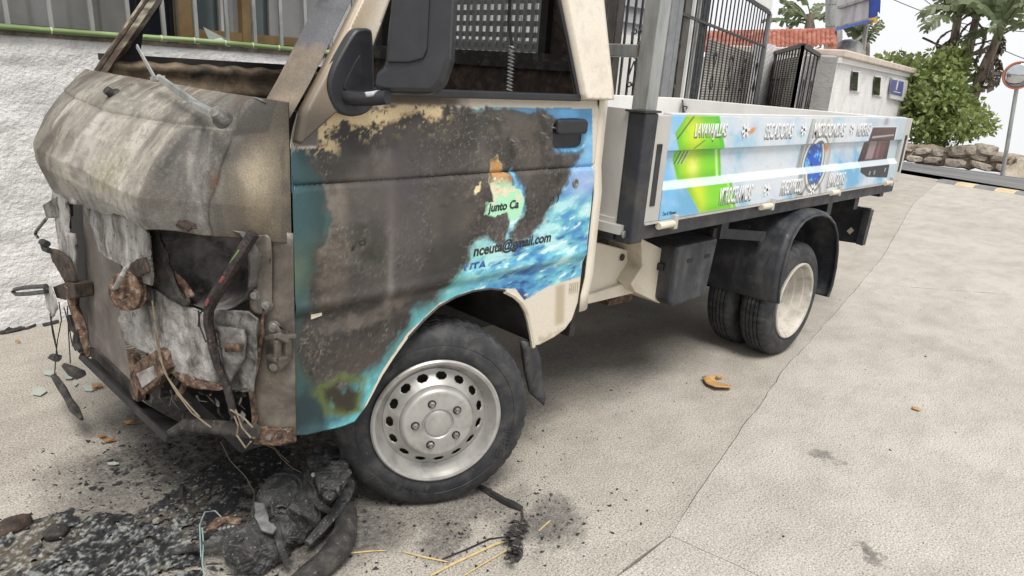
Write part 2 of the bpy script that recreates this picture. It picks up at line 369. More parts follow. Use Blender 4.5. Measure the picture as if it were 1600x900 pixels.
mb = MB(); xs = [-70, 15.4, 18, 60, 320]; zs = [-.022, -.022, -.9, -6, -34]
mb.add([(x, y, z) for x, z in zip(xs, zs) for y in (-90, 90)], [(2*i, 2*i+2, 2*i+3, 2*i+1) for i in range(4)])
ground = mb.build('ground', 'dirt'); tag(ground, kind='structure')
mb = MB(); s_ = math.tan(math.radians(3.6))
mb.add([(150, -8000, -32-150*s_), (8000, -8000, -32-8000*s_), (8000, 8000, -32-8000*s_), (150, 8000, -32-150*s_)], [(0,1,2,3)])
tag(mb.build('sea', 'sea'), kind='structure')
def jag(pts, step=.07, amp=.0022):
    out = []; n = len(pts)
    for i in range(n):
        a = Vector(pts[i]); b = Vector(pts[(i+1) % n]); L = (b-a).length; k = min(90, max(1, int(L/step))); d = (b-a)/L; nrm = Vector((-d.y, d.x))
        for j in range(k):
            p = a + (b-a)*(j/k)
            if j: p = p + nrm*(float(vn(np.array([p.x*9.]), np.array([p.y*9.]), 3)[0]-.5)*2*amp*3 + random.uniform(-amp, amp)*.3)
            out.append(p)
    return out
def slab(pts, mat, gap=.004):
    c = sum((Vector(p) for p in pts), Vector((0,0)))/len(pts)
    q = jag(pts); m = MB(); m.prism([(p.x, p.y, -.03) for p in q], (0,0,.03))
    o = m.build('slab', mat, ground, fix=True); return o
g2 = lambda u, v: (at(u, v, 'z', 0).x, at(u, v, 'z', 0).y)
def offs(pts, d):   # shift a polyline sideways in the plane
    out = []
    for i, p in enumerate(pts):
        a = Vector(pts[max(0, i-1)]); b = Vector(pts[min(len(pts)-1, i+1)]); t_ = (b-a).normalized(); out.append((p[0]-t_.y*d, p[1]+t_.x*d))
    return out
J1 = [(.45,-.54), (.78,-.455), (1.18,-.36), (2.0,-.17), (2.92,0), (4.03,.21), (5.05,.41), g2(1426,319), (12.2,1.9)]
J2 = [(-9,-1.0), (-.7,-.62), (.18,-.545), (.45,-.54)]
J3 = [(.45,-.54), (.47,-.66), (.49,-.80), (.6,-1.6), (.8,-14)]
J4 = [(4.03,.21), g2(1385,446), g2(1470,452), g2(1600,462), (3.2,-14)]
w_ = .0014
slab(offs(J2, w_)[:-1] + offs(J1, w_) + [(12.2,2.6), (3,2.9), (-9,2.9)], 'concrete_rough')
slab(list(reversed(offs(J2, -w_)))[1:] + [(-9,-14)] + list(reversed(offs(J3, -w_))), 'concrete_smooth')
slab(offs(J3, w_)[::-1] + offs(J1, -w_)[1:6] + [(p[0]-.0015, p[1]) for p in J4[1:]], 'concrete_smooth')
slab([(p[0]+.0015, p[1]) for p in J4][::-1] + offs(J1, -w_)[6:] + [(12.2,-14)], 'concrete_smooth')
# road along the far end of the yard
nA, nB = at(1412,266,'z',0), at(1600,297,'z',0); fA, fB = at(1412,254,'z',0), at(1600,279,'z',0)
dn = (nB-nA).normalized(); df = (fB-fA).normalized()
mb = MB(); mb.add([nA-dn*9, nB+dn*30, fB+df*30, fA-df*9], [(0,1,2,3)])
for i in range(len(mb.v)): mb.v[i] = (mb.v[i][0], mb.v[i][1], .006)
tag(mb.build('road', 'asphalt'), kind='structure')
mb = MB(); mb.add([(12.2,2.6,-.004),(12.2,-14,-.004),tuple(nB+dn*20)[:2]+(-.004,),tuple(nA-dn*6)[:2]+(-.004,)], [(0,1,2,3)])
tag(mb.build('pavement', 'concrete_smooth'), kind='structure')
# striped speed bump
b0, b1 = at(1469,284,'z',0), at(1600,304,'z',0); bdv = (b1-b0).normalized(); L_ = (b1-b0).length+2.0; k_ = int(L_/.28)
bump_t = thing('speed_bump', 'low black and yellow striped speed bump along the road edge', 'speed bump', b0)
MT['bump_black'] = pm('black_rubber_block', [(.15,.15,.15), (.22,.22,.215)], 9, .8, bst=.1)
MT['bump_yellow'] = pm('faded_yellow_block', [(.46,.36,.22), (.56,.46,.32)], 9, .8, bst=.1)
for i in range(k_):
    a = b0 + bdv*(i*.28); b = b0 + bdv*(i*.28+.272); q = Vector((-bdv.y, bdv.x, 0))*.17
    m = MB(); prof = [(-1,0),(-.55,.04),(.55,.04),(1,0)]
    m.add([p+q*s+Vector((0,0,z+.001)) for p in (a, b) for s, z in prof], [(0,1,5,4),(1,2,6,5),(2,3,7,6),(3,2,1,0),(4,5,6,7),(0,4,7,3)])
    m.build('block', 'bump_yellow' if i % 2 else 'bump_black', bump_t)

# ================================================================== RUBBLE WALL, MOUND, MIRROR
ws, we = at(1405,252,'z',0), at(1575,272,'z',0); wd = (we-ws).normalized(); wn = Vector((wd.y, -wd.x, 0)); wn = wn if wn.x > 0 else -wn
rub = thing('rubble_wall', 'low rough stone wall in beige rubble behind the road', 'stone wall', ws)
MT['rubble'] = pm('beige_rubble_stone', [(.24,.205,.165), (.37,.325,.27), (.50,.45,.385)], 4, .95, bs=18, bst=.9, bd=.05)
wl = (we-ws).length+.4
m = MB(); m.grid(lambda s, t: ws - wd*2 + wd*((wl+2)*s) + wn*(.35+.1*random.random()+.15*t) + Vector((0,0,.34*t+random.uniform(-.03,.03))), 40, 5)
m.build('wall_core', 'sand', rub, smooth=True, solid=.1)
stone_me = []
for k in range(4):
    bm = bmesh.new(); bmesh.ops.create_icosphere(bm, subdivisions=2, radius=.5)
    for v in bm.verts: v.co *= random.uniform(.72, 1.2); v.co = Vector((max(-.42, min(.42, v.co.x)), max(-.4, min(.4, v.co.y)), max(-.38, min(.38, v.co.z))))
    me = bpy.data.meshes.new('stone'); bm.to_mesh(me); bm.free(); me.materials.append(MT['rubble']); stone_me.append(me)
def stone(p, s, rz):
    o = bpy.data.objects.new('stone', random.choice(stone_me)); COL.objects.link(o)
    o.location = p; o.scale = s; o.rotation_euler = (random.uniform(-.2,.2), random.uniform(-.2,.2), rz); adopt(o, rub)
rz0 = math.atan2(wd.y, wd.x)
for row in range(2):
    x = -2.0 + random.random()*.2
    while x < wl:
        L = random.uniform(.25,.55); stone(ws + wd*(x+L/2) + wn*(.30+row*.07+random.uniform(-.03,.03)) + Vector((0,0,.08+row*.17+random.uniform(-.02,.02))), (L, .3, random.uniform(.17,.24)), rz0); x += L*.93
for (u, v, s) in ((1500,236,.45), (1522,235,.5), (1540,234,.5)):
    p = atp(u, v, ws+wn*.4, wn); stone(p, (s, .4, .3), rz0+.2)
mo = MB(); mc = at(1640,262,'x',16.6)
mo.grid(lambda s, t: Vector((15.15+3.6*t, 1.75-7.5*s, -.05 + .86*math.sin(PI*min(1, t*1.15))**.6*min(1, s*7)**.6*(1+.12*math.sin(s*23)+.1*math.sin(t*11+s*9)))), 60, 22)
tag(mo.build('sand_mound', 'sand', smooth=True), kind='structure')
pb = at(1567,271,'x',14.75); pt_ = at(1592,118,'x',14.75)
cm = thing('traffic_mirror', 'round convex traffic mirror on a thin grey pole', 'mirror', (pb.x, pb.y, 0))
lean = (pt_-pb); 
MB().tube([(pb.x,pb.y,0), pb+lean*1.12], .035, 12).build('pole', 'galv', cm, smooth=True)
Rm = Matrix.Translation(pt_+Vector((-.06,0,0))) @ Vector((-1,-.35,-.05)).to_track_quat('Z','Y').to_matrix().to_4x4()
MT['mirror_glass'], t_, b_ = newmat('convex_mirror_glass'); b_.inputs['Metallic'].default_value = 1; b_.inputs['Roughness'].default_value = .06
n_ = noise_node(t_, 6, 3); r_ = ramp(t_, n_.outputs[0], [(.3, (.5,.52,.54)), (.7, (.62,.64,.66))]); t_.links.new(r_.outputs[0], b_.inputs['Base Color'])
MT['red_rim'] = pm('faded_red_rim', [(.35,.10,.06), (.42,.16,.10)], 9, .5, bst=.05)
MB().lathe([(.02+.05*math.cos(a), .21*math.sin(a)) for a in [PI/2*k/8 for k in range(9)]], Rm, 32).build('mirror_face', MT['mirror_glass'], cm, smooth=True)
MB().lathe([(-.03,0),(-.03,.22),(.0,.245),(.035,.24),(.035,.21)], Rm, 32).build('rim', 'red_rim', cm, smooth=True)

# ================================================================== HOUSE ON THE LEFT (behind the cab)
YW = 2.225
house = thing('house', 'white stucco house with barred window behind the burnt cab', 'house', (.2, YW, 0))
m = MB(); m.grid(lambda s, t: Vector((-4+7.2*s, YW, 1.252*t)), 360, 70)
va = np.array(m.v); va[:, 1] += .026*(fbm(va[:,0]*.45+va[:,2]*.12, va[:,2]*1.15-va[:,0]*.05, 13, 5)-.5); m.v = [tuple(p) for p in va.tolist()]
m.build('wall', 'stucco', house, smooth=True)
m = MB(); m.box((-4, YW-.012, 1.253), (3.2, YW+.22, 1.272)); m.build('ledge', 'dirt', house)
m = MB(); m.box((-4, YW+.225, .2), (3.2, YW+.235, 1.24)); m.build('wall', 'white_wall', house)
MT['bamboo'] = pm('green_bamboo_cane', [(.10,.15,.05), (.18,.26,.10), (.34,.42,.24)], 18, .45, bs=60, bst=.1, stretch=(.1,1,1), fine=(30, (.08,.12,.03), .68))
MT['node_pale'] = pm('pale_cane_joint', [(.45,.5,.3), (.55,.6,.4)], 30, .6, bst=0)
cane = thing('bamboo_cane', 'long green bamboo cane lying along the ledge under the window bars', 'cane', (.2, YW-.02, 1.28))
m = MB(); px_ = [(-3.6+.2*k) for k in range(35)]
m.tube([(x, YW-.022+.004*math.sin(x*3), 1.285+.003*math.sin(x*5)) for x in px_], .0125, 10); m.build('stem', 'bamboo', cane, smooth=True)
m2 = None
for x in [-.62,-.34,-.06,.10,.25,.40,.54,.68,.82,.98]:
    MB().tube([(x-.003, YW-.022+.004*math.sin(x*3), 1.285+.003*math.sin(x*5)), (x+.003, YW-.022+.004*math.sin(x*3), 1.285+.003*math.sin(x*5))], .0142, 10).build('joint', 'node_pale', cane)
# window joinery behind the grille
YG = YW+.12
def panel(name, u0, u1, mat, y, z0=1.262, z1=2.3, th=.02, parent=house, vy=40):
    x0 = at(u0, vy, 'y', y).x; x1 = at(u1, vy, 'y', y).x
    return MB().box((x0, y, z0), (x1, y+th, z1)).build(name, mat, parent)
win = MB().box((-4, YG+.045, 1.262), (3.2, YG+.06, 1.30)).build('window_frame', 'brown_dark', house)
panel('window_pane', -260, 160, 'glass_grey', YG+.10); panel('window_pane', 160, 200, 'glass_grey', YG+.06)
panel('window_pane', 200, 282, 'glass_dark', YG+.09)
panel('window_pane', 282, 520, 'glass_teal', YG+.12)
panel('window_frame', 278, 301, 'brown_frame', YG+.03, th=.05); panel('window_frame', 379, 392, 'brown_frame', YG+.03, th=.05)
for a, b, zt in ((301,379,1.345), (392,520,1.345)): panel('window_frame', a, b, 'brown_frame', YG+.035, z0=1.302, z1=zt, th=.045)
panel('window_pane', 343, 377, 'glass_grey', YG+.085); panel('window_pane', 421, 520, 'glass_grey', YG+.085)
panel('window_frame', 346, 350, 'alu', YG+.078); panel('window_frame', 276, 279, 'brown_dark', YG+.02)
MB().box((-4, YG+.3, 0), (3.2, YG+.4, 3.2)).build('wall', 'white_wall', house); MB().box((-4, YW, 2.3), (3.2, YG+.3, 3.2)).build('wall', 'white_wall', house)
gr = thing('window_grille', 'row of grey steel bars standing on the ledge of the white wall', 'grille', (.2, YW+.05, 1.27))
bx = [at(u, v, 'y', YW+.05).x for u, v in ((10,20),(79,30),(144,40),(257,55),(308,62),(356,70),(399,75),(440,80),(478,88))]
bx = [bx[0]-.16*k for k in range(8, 0, -1)] + bx[:3] + [(bx[2]+bx[3])/2] + bx[3:] + [bx[-1]+.15*k for k in range(1, 15)]
for x in bx: MB().bar((x, YW+.05, 1.272), (x-.02, YW+.05, 2.32), .017, .017).build('bar', 'galv', gr)
MB().box((-2.2, YW+.035, 2.2), (3.1, YW+.064, 2.215)).build('rail', 'galv', gr)
sh = [atp(u, v, (0, YW+.075, 0), (0,1,0)) for u, v in ((317,42),(321,44),(352,60),(351,69),(330,70),(324,58))]
tag(sheet('glass_shard', sh, 'shard', None, .004, smooth=False), 'jagged broken pane of glass leaning behind the window bars', 'broken glass')
wr = [atp(u, v, (0, YW+.055, 0), (0,1,0)) for u, v in ((328,67),(335,61),(345,59),(351,64),(352,69))]
tag(sheet('paper_scrap', wr, 'white_gloss', None, .01, smooth=False), 'small white scrap lying on the ledge beside the broken glass', 'scrap')

# ================================================================== PORCH IRONWORK BEHIND THE BED
scrollpts = lambda s: [(s*(.020*math.cos(a)*(1-a/9)), .028*math.sin(a)*(1-a/9)) for a in [k*.5 for k in range(12)]]
def vbar(parent, p, z0, z1, w=.014, mat='iron', lean=(0,0)):
    return MB().bar((p[0], p[1], z0), (p[0]+lean[0]*(z1-z0), p[1]+lean[1]*(z1-z0), z1), w).build('bar', mat, parent)
def scroll(parent, c, d, z, s=1, h=.16, w=.05):
    """a heart or X of two curls in the plane of direction d"""
    for sg in (-1, 1):
        pts = [Vector((c[0], c[1], z)), ] + [Vector((c[0]+d[0]*sg*w, c[1]+d[1]*sg*w, z+s*h*.72)), Vector((c[0]+d[0]*sg*w*1.05, c[1]+d[1]*sg*w*1.05, z+s*h*.9))]
        for k in range(9):
            a = k*.62; r = .03*(1-k/12); pts.append(Vector((c[0]+d[0]*sg*(w*.45+r*math.cos(a)*1.1), c[1]+d[1]*sg*(w*.45+r*math.cos(a)*1.1), z+s*(h*.92+r*math.sin(a)))))
        MB().tube(pts, .0065, 6).build('scroll', 'iron', parent, smooth=True)
YF = 2.3
f1 = thing('iron_fence', 'dark wrought iron bars with heart scrolls behind the front of the bed', 'fence', (3.7, YF, 0))
fx = [at(u, 150, 'y', YF).x for u in (966,978,988,999,1009)]
for k in range(10): fx.append(fx[0]-.13*(k+1))
for x in fx: vbar(f1, (x, YF), .25, 2.25, .016)
for z in (.25, 2.2): MB().box((fx[-1], YF-.015, z-.02), (max(fx), YF+.015, z+.02)).build('rail', 'iron', f1)
xc = (fx[1]+fx[2])/2
scroll(f1, (xc, YF-.01), (1,0), 1.42, 1, .22, .07); scroll(f1, (xc, YF-.01), (1,0), 1.40, -1, .20, .06)
def post(name, u0, u1, v, y, mat, label, cat, z1=2.5, th=.1):
    x0 = at(u0, v, 'y', y).x; x1 = at(u1, v, 'y', y).x
    o = MB().box((x0, y, 0), (x1, y+th, z1)).build(name, mat, None, bevel=.004); return tag(o, label, cat)
post('porch_post', 951, 965, 120, YF+.05, 'brown_dark', 'dark brown square post behind the heart-scroll iron bars', 'post')
post('porch_post', 1036, 1054, 120, YF-.02, 'grey_steel', 'wide grey steel post between the two wrought iron panels', 'post')
post('porch_post', 1026, 1034, 120, YF+.1, 'brown_dark', 'narrow dark post just left of the wide grey steel post', 'post')
post('porch_post', 1056, 1066, 120, YF+.12, 'brown_dark', 'dark brown post at the left end of the slanting gate', 'post')
post('drain_pipe', 1071, 1076, 120, YF+.3, 'white_gloss', 'white pipe running up behind the left end of the gate', 'pipe', th=.05)
post('drain_pipe', 1079, 1083, 120, YF+.3, 'galv', 'thin grey pipe beside the white pipe behind the gate', 'pipe', th=.04)
post('porch_post', 1086, 1095, 120, YF+.4, 'iron', 'slim black post right of the pipes behind the gate', 'post')
# white porch wall with upper glazing far behind
ph = thing('porch', 'white porch wall with pale upper glazing seen through the iron bars', 'porch', (6, 4.6, 0))
MB().box((3.6, 4.6, 0), (8.6, 4.75, 1.80)).build('wall', 'white_wall', ph)
MB().box((4.2, 3.45, 0), (6.4, 3.55, 1.70)).build('wall', 'white_wall', ph)
MT['lilac'] = pm('pale_lilac_glazing', [(.40,.40,.43), (.48,.48,.51)], 2, .3, bst=0)
MB().box((3.6, 4.64, 1.801), (8.6, 4.72, 3.2)).build('glazing', 'lilac', ph)
MB().box((3.3, 4.50, 1.79), (4.25, 4.58, 2.6)).build('window_pane', 'glass_dark', ph)
for z in (1.95, 2.15, 2.4): MB().box((4.3, 4.60, z), (8.6, 4.635, z+.012)).build('glazing_bar', 'grey_steel', ph)
# slanting gate panel
gA = at(1059,19,'y',YF); gB = at(1195,73,'z',gA.z); gd = Vector((gB.x-gA.x, gB.y-gA.y, 0)); gL = gd.length; gd.normalize(); gn = Vector((gd.y, -gd.x, 0))
gate = thing('iron_gate', 'tall dark iron gate panel slanting away behind the truck bed, with X scrolls', 'gate', (gA.x, gA.y, 0))
zt = at(1207,22,'y',gB.y).z
nb = 23
for k in range(nb+1):
    p = Vector((gA.x, gA.y, 0)) + gd*(gL*k/nb); vbar(gate, p, .15, zt, .0125 if 0 < k < nb else .045, 'iron' if 0 < k < nb else 'grey_steel')
for z, hgt in ((gA.z, .03), (zt, .06), (.15, .05)):
    MB().bar(Vector((gA.x,gA.y,z)), Vector((gB.x,gB.y,z)), .025, hgt*.8).build('rail', 'iron', gate)
for fr in (.02, .34, .52, .70, .90):
    c = Vector((gA.x, gA.y, 0)) + gd*(gL*fr) + gn*.012
    scroll(gate, c, gd, 1.40, 1, .19, .08); scroll(gate, c, gd, 1.40, -1, .19, .08)
MT['reed'] = None
m_, t_, b_ = newmat('grey_reed_screen'); wv = N(t_, 'ShaderNodeTexWave', wave_type='BANDS', bands_direction='Z'); wv.inputs['Scale'].default_value = 11; wv.inputs['Distortion'].default_value = .4
pz = N(t_, 'ShaderNodeNewGeometry'); t_.links.new(pz.outputs['Position'], wv.inputs['Vector']); nn_ = noise_node(t_, 2.5, 5)
c_ = mixc(t_, .5, ramp(t_, wv.outputs['Fac'], [(.2, (.16,.15,.14)), (.8, (.52,.50,.47))]).outputs[0], ramp(t_, nn_.outputs[0], [(.4, (.10,.085,.07)), (.6, (.42,.38,.34))]).outputs[0])
t_.links.new(c_, b_.inputs['Base Color']); b_.inputs['Roughness'].default_value = .9; bump(t_, b_, wv.outputs['Fac'], .6, .01); MT['reed'] = m_
q0 = Vector((gA.x, gA.y, 0)) + gd*(gL*.38) - gn*.12; q1 = Vector((gA.x, gA.y, 0)) + gd*(gL*.985) - gn*.12
o = MB().prism([q0+Vector((0,0,.15)), q1+Vector((0,0,.15)), q1+Vector((0,0,1.72)), q0+Vector((0,0,1.74))], -gn*.02).build('reed_screen', 'reed')
tag(o, 'grey reed privacy screen fixed behind the iron gate bars', 'screen')
# white soffit above the gate
o = MB().prism([Vector((gA.x,gA.y,zt+.05))+gd*(gL*.3)-gn*.1, Vector((gB.x,gB.y,zt+.05))+gd*.05, Vector((gB.x,gB.y,zt+.7))+gd*.05, Vector((gA.x,gA.y,zt+.7))+gd*(gL*.3)-gn*.1], -gn*.12).build('porch_roof', 'white_wall')
tag(o, 'white roof edge over the top right corner of the gate', 'roof')
# white pier, cage, second pier, kiosk wall
MT['white_brick'], t_, b_ = newmat('white_painted_brick')
bk = N(t_, 'ShaderNodeTexBrick'); bk.inputs['Scale'].default_value = 5; bk.inputs['Color1'].default_value = (.66,.65,.64,1); bk.inputs['Color2'].default_value = (.72,.71,.70,1); bk.inputs['Mortar'].default_value = (.38,.37,.36,1); bk.inputs['Mortar Size'].default_value = .018; bk.inputs['Row Height'].default_value = .34
gp = N(t_, 'ShaderNodeNewGeometry'); mp_ = N(t_, 'ShaderNodeMapping'); mp_.inputs['Rotation'].default_value = (PI/2, 0, .3); t_.links.new(gp.outputs['Position'], mp_.inputs[0]); t_.links.new(mp_.outputs[0], bk.inputs['Vector'])
t_.links.new(bk.outputs['Color'], b_.inputs['Base Color']); b_.inputs['Roughness'].default_value = .9; bump(t_, b_, bk.outputs['Fac'], -.5, .01)
ZC = 1.79
C0, C1, C2 = at(1211,83,'z',ZC), at(1255,71,'z',ZC), at(1295,96,'z',ZC)
pr = MB().prism([(gB.x+.05,gB.y+.05,0), (C0.x,C0.y,0), (C0.x+.35,C0.y+.3,0), (gB.x+.4,gB.y+.4,0)], (0,0,1.9)).build('gate_pier', 'white_brick')
tag(pr, 'white painted brick pier between the gate and the small iron cage', 'pier')
cage = thing('iron_cage', 'small projecting black iron cage with scrolls beside the red roof', 'grille', (C1.x, C1.y, 0))
for A, B, n in ((C0, C1, 10), (C1, C2, 8)):
    d = (B-A); d.z = 0; L = d.length; d.normalize()
    for k in range(n+1): vbar(cage, A + d*(L*k/n), .2, ZC, .017 if k not in (0, n) else .035)
    MB().bar((A.x,A.y,ZC), (B.x,B.y,ZC), .05, .05).build('rail', 'iron', cage); MB().bar((A.x,A.y,.9), (B.x,B.y,.9), .03, .03).build('rail', 'iron', cage)
    for k in range(1, n, 2):
        c = A + d*(L*(k+.5)/n); scroll(cage, c, d, 1.22, 1, .18, .06); scroll(cage, c, d, 1.22, -1, .22, .06)
bk_ = MB().prism([C0+Vector((.10,.06,-1.6)), C1+Vector((.07,.05,-1.6)), C1+Vector((.07,.05,-.12)), C0+Vector((.10,.06,-.12))], (.01,.01,0)).build('cage_backing', 'reed', cage)
K0 = at(1311,84,'y',3.1); kd = Vector((math.cos(math.radians(8)), math.sin(math.radians(8)), 0)); kn = Vector((kd.y, -kd.x, 0))
K1 = atp(1428,150,K0,kn); ZK = K0.z-.05; kb = -kn
pr = MB().prism([(C2.x,C2.y,0), (K0.x,K0.y,0), tuple(Vector((K0.x,K0.y,0))+kb*.5), tuple(Vector((C2.x,C2.y,0))+kb*.5)], (0,0,ZK+.04)).build('gate_pier', 'white_brick')
tag(pr, 'white painted brick pier joining the iron cage to the white kiosk', 'pier')
ki = thing('kiosk', 'small white kiosk wall with two slot windows and pinkish coping', 'kiosk', (K0.x, K0.y, 0))
k0 = Vector((K0.x, K0.y, 0)); k1 = Vector((K1.x, K1.y, 0))
MB().prism([k0, k1, k1+kb*1.6, k0+kb*1.6], (0,0,ZK)).build('wall', 'stucco', ki)
MT['coping'] = pm('pinkish_coping', [(.50,.42,.35), (.62,.55,.48)], 4, .85, bs=40, bst=.2)
zk = Vector((0,0,ZK+.002))
MB().prism([k0-kb*.1+zk, k1-kb*.1+kd*.12+zk, k1+kb*1.7+kd*.12+zk, k0+kb*1.7+zk], (0,0,.11)).build('coping', 'coping', ki, bevel=.02)
MB().prism([k0-kb*.05+zk-Vector((0,0,.08)), k1-kb*.05+kd*.05+zk-Vector((0,0,.08)), k1+kd*.05+zk-Vector((0,0,.08)), k0+zk-Vector((0,0,.08))], (0,0,.078)).build('coping', 'white_wall', ki)
def onk(u, v, off=0): return atp(u, v, K0+kn*off, kn)
for (a, b, c_, d_) in ((1331,112,1342,143), (1366,120,1377,150)):
    fr = [onk(u, v, .004) for u, v in ((a,b-2),(c_+1,b-1),(c_,d_+2),(a-2,d_))]
    wi = MB().prism(fr, kn*.02).build('window', 'stucco', ki, bevel=.01)
    MB().prism([onk(u, v, .027) for u, v in ((a+1,b),(c_-1,b+1),(c_-3,d_-1),(a-1,d_-2))], kn*.006).build('pane', 'glass_dark', wi)  # dark panel stands in for the shade inside the slot
MT['plaque_blue'] = pm('blue_plaque', [(.10,.11,.33), (.13,.15,.40)], 5, .4, bst=0)
plq = thing('wall_plaque', 'blue square plaque in a white frame on the kiosk wall', 'plaque', onk(1402,140))
MB().prism([onk(u, v, .004) for u, v in ((1391,121),(1415,126),(1411,159),(1387,154))], kn*.05).build('frame', 'white_gloss', plq, bevel=.01)
MB().prism([onk(u, v, .058) for u, v in ((1394,124),(1412,128),(1409,150),(1391,146))], kn*.006).build('panel', 'plaque_blue', plq)
em = MB(); ce = onk(1402,133,.068)
em.add([ce+kd*(.085*math.cos(a))+Vector((0,0,.11*math.sin(a)+(.02 if math.sin(a) > .9 else 0))) for a in [2*PI*k/12 for k in range(12)]], [tuple(range(12))]); em.build('emblem', 'white_gloss', plq)
MB().prism([onk(u, v, .066) for u, v in ((1396,142),(1407,144.5),(1407,146),(1396,143.6))], kn*.002).build('print_line', 'white_gloss', plq)

# ================================================================== RED ROOF, CHIMNEY, BILLBOARD
MT['roof_red'] = pm('red_clay_tiles', [(.20,.06,.04), (.31,.105,.07), (.42,.20,.15)], 5, .8, bs=30, bst=.3)
rh = thing('tiled_house', 'low house with red clay tiled roof behind the iron gate', 'house', (13, 6, 0))
RX = 13.0
p0, p1, p2, p3 = at(1100,55,'x',RX), at(1301,51,'x',RX+.8), at(1301,74,'x',RX-.2), at(1100,84,'x',RX-1.0)
def rooff(s, t):
    a = p3.lerp(p2, s); b = p0.lerp(p1, s); q = a.lerp(b, t); k = abs(math.sin(s*PI*30)); st = (t*9) % 1
    return q + Vector((-.02, -.03, .055*k + .03*(1-st)))
MB().grid(rooff, 300, 54).build('roof', 'roof_red', rh, smooth=True, solid=.03)
MB().prism([p3+Vector((.3,.2,-.05)), p2+Vector((.3,.2,-.05)), p2+Vector((.3,.2,-1.9)), p3+Vector((.3,.2,-1.9))], (.2,.2,0)).build('wall', 'white_wall', rh)
MB().tube([p0, p1], .09, 10).build('ridge', 'roof_red', rh, smooth=True); MB().tube([p1, p2], .08, 10).build('ridge', 'roof_red', rh, smooth=True)
cp = at(1303,60,'x',15.0); ct = at(1303,-60,'x',15.0)
ch = thing('metal_flue', 'thick galvanised metal flue pipe rising behind the red roof', 'flue', (cp.x, cp.y, 0))
MB().tube([(cp.x-.05,cp.y,.2), cp, ct], .17, 24).build('pipe', 'galv', ch, smooth=True)
for v in (42, 8): 
    q = at(1303, v, 'x', 15.0); MB().tube([q, q+Vector((0,0,.03))], .182, 24).build('band', 'galv', ch, smooth=True)
dm = at(1326,78,'x',14.2)
vt = MB().lathe([(0,.33),(.12,.33),(.26,.26),(.34,.13),(.36,0)], Matrix.Translation(dm+Vector((0,0,-.15))), 24).build('roof_ventilator', 'galv', None, smooth=True)
tag(vt, 'domed grey metal roof ventilator beside the flue pipe', 'ventilator')
bb = thing('billboard', 'back of a white billboard with blue and yellow edge on a steel post', 'billboard', (14.5, 3.6, 0))
BX = 14.4
bo = [at(u, v, 'x', BX+e) for u, v, e in ((1312,-60,.0),(1378,-60,-.5),(1373,27,-.5),(1308,43,.0))]
MT['board_back'] = pm('weathered_white_board', [(.42,.42,.42), (.6,.6,.59), (.68,.68,.67)], 3, .6, bst=.05, stretch=(1,1,.3))
MT['sign_blue'] = pm('blue_sign_edge', [(.015,.04,.22), (.02,.06,.28)], 5, .4, bst=0); MT['sign_yellow'] = pm('yellow_sign_edge', [(.6,.38,.03), (.65,.43,.05)], 5, .4, bst=0)
MB().prism(bo, (.06,.06,0)).build('board', 'board_back', bb)
for (u0,v0,u1,v1) in ((1310,12,1374,-8),(1308,43,1373,27),(1375,-60,1373,27)): MB().bar(at(u0,v0,'x',BX-.06), at(u1,v1,'x',BX-.56), .05).build('batten', 'galv', bb)
MB().prism([at(u, v, 'x', BX-.55) for u, v in ((1366,-60),(1379,-60),(1375,28),(1362,28))], (.05,.08,0)).build('side_panel', 'sign_blue', bb)
MB().prism([at(u, v, 'x', BX-.57) for u, v in ((1362,28),(1372,27),(1371,35),(1361,37))], (.05,.08,0)).build('side_panel', 'sign_yellow', bb)
MB().prism([at(u, v, 'x', BX-.1-.3*k) for k, (u, v) in enumerate(((1308,43),(1366,28),(1365,33),(1308,48)))], (.05,.05,0)).build('lower_edge', 'sign_blue', bb)
MB().bar(at(1361,-10,'x',BX-.2), at(1346,95,'x',BX-.2), .07).build('post', 'galv', bb); MB().bar(at(1352,52,'x',BX-.2), at(1318,80,'x',BX-.2), .04).build('brace', 'white_gloss', bb)
for i, (a, b, lab) in enumerate((((1388,-4),(1640,52),'upper overhead cable crossing the white sky by the palms'), ((1440,-4),(1660,112),'lower overhead cable running behind the palm leaves'))):
    A = at(*a,'x',24); B = at(*b,'x',24)
    o = MB().tube([A.lerp(B, k/10)+Vector((0,0,-.25*math.sin(PI*k/10))) for k in range(11)], .012, 5).build('overhead_cable', 'iron'); tag(o, lab, 'cable')

# ================================================================== PLANTS
def leafmat(name, cols, tr=.42):
    m, t, b = newmat(name); n = noise_node(t, 3.5, 4, .6); r = ramp(t, n.outputs[0], [(.32, cols[0]), (.5, cols[1]), (.68, cols[2])])
    oi = N(t, 'ShaderNodeNewGeometry'); mm = mixc(t, .5, r.outputs[0], ramp(t, oi.outputs['Random Per Island'], [(.0, cols[0]), (.5, cols[1]), (1, cols[2])]).outputs[0])
    t.links.new(mm, b.inputs['Base Color']); b.inputs['Roughness'].default_value = .5
    tl = N(t, 'ShaderNodeBsdfTranslucent'); t.links.new(mm, tl.inputs[0]); mx = N(t, 'ShaderNodeMixShader'); mx.inputs[0].default_value = tr
    t.links.new(b.outputs[0], mx.inputs[1]); t.links.new(tl.outputs[0], mx.inputs[2]); t.links.new(mx.outputs[0], t.nodes['Material Output'].inputs[0]); return m
MT['leaf_bush'] = leafmat('shrub_leaves', [(.10,.14,.045), (.23,.30,.09), (.42,.46,.18)])  # leaf greens greyed so that a slight haze sits in the colour
MT['leaf_palm'] = leafmat('banana_palm_leaves', [(.09,.13,.06), (.17,.21,.11), (.29,.32,.19)])
MT['leaf_brown'] = leafmat('dead_palm_leaves', [(.08,.062,.05), (.15,.12,.095), (.26,.215,.17)])
MT['bark'] = pm('fibrous_bark', [(.09,.07,.055), (.18,.145,.11), (.26,.22,.18)], 9, .9, bs=40, bst=.7, stretch=(1,1,.2))
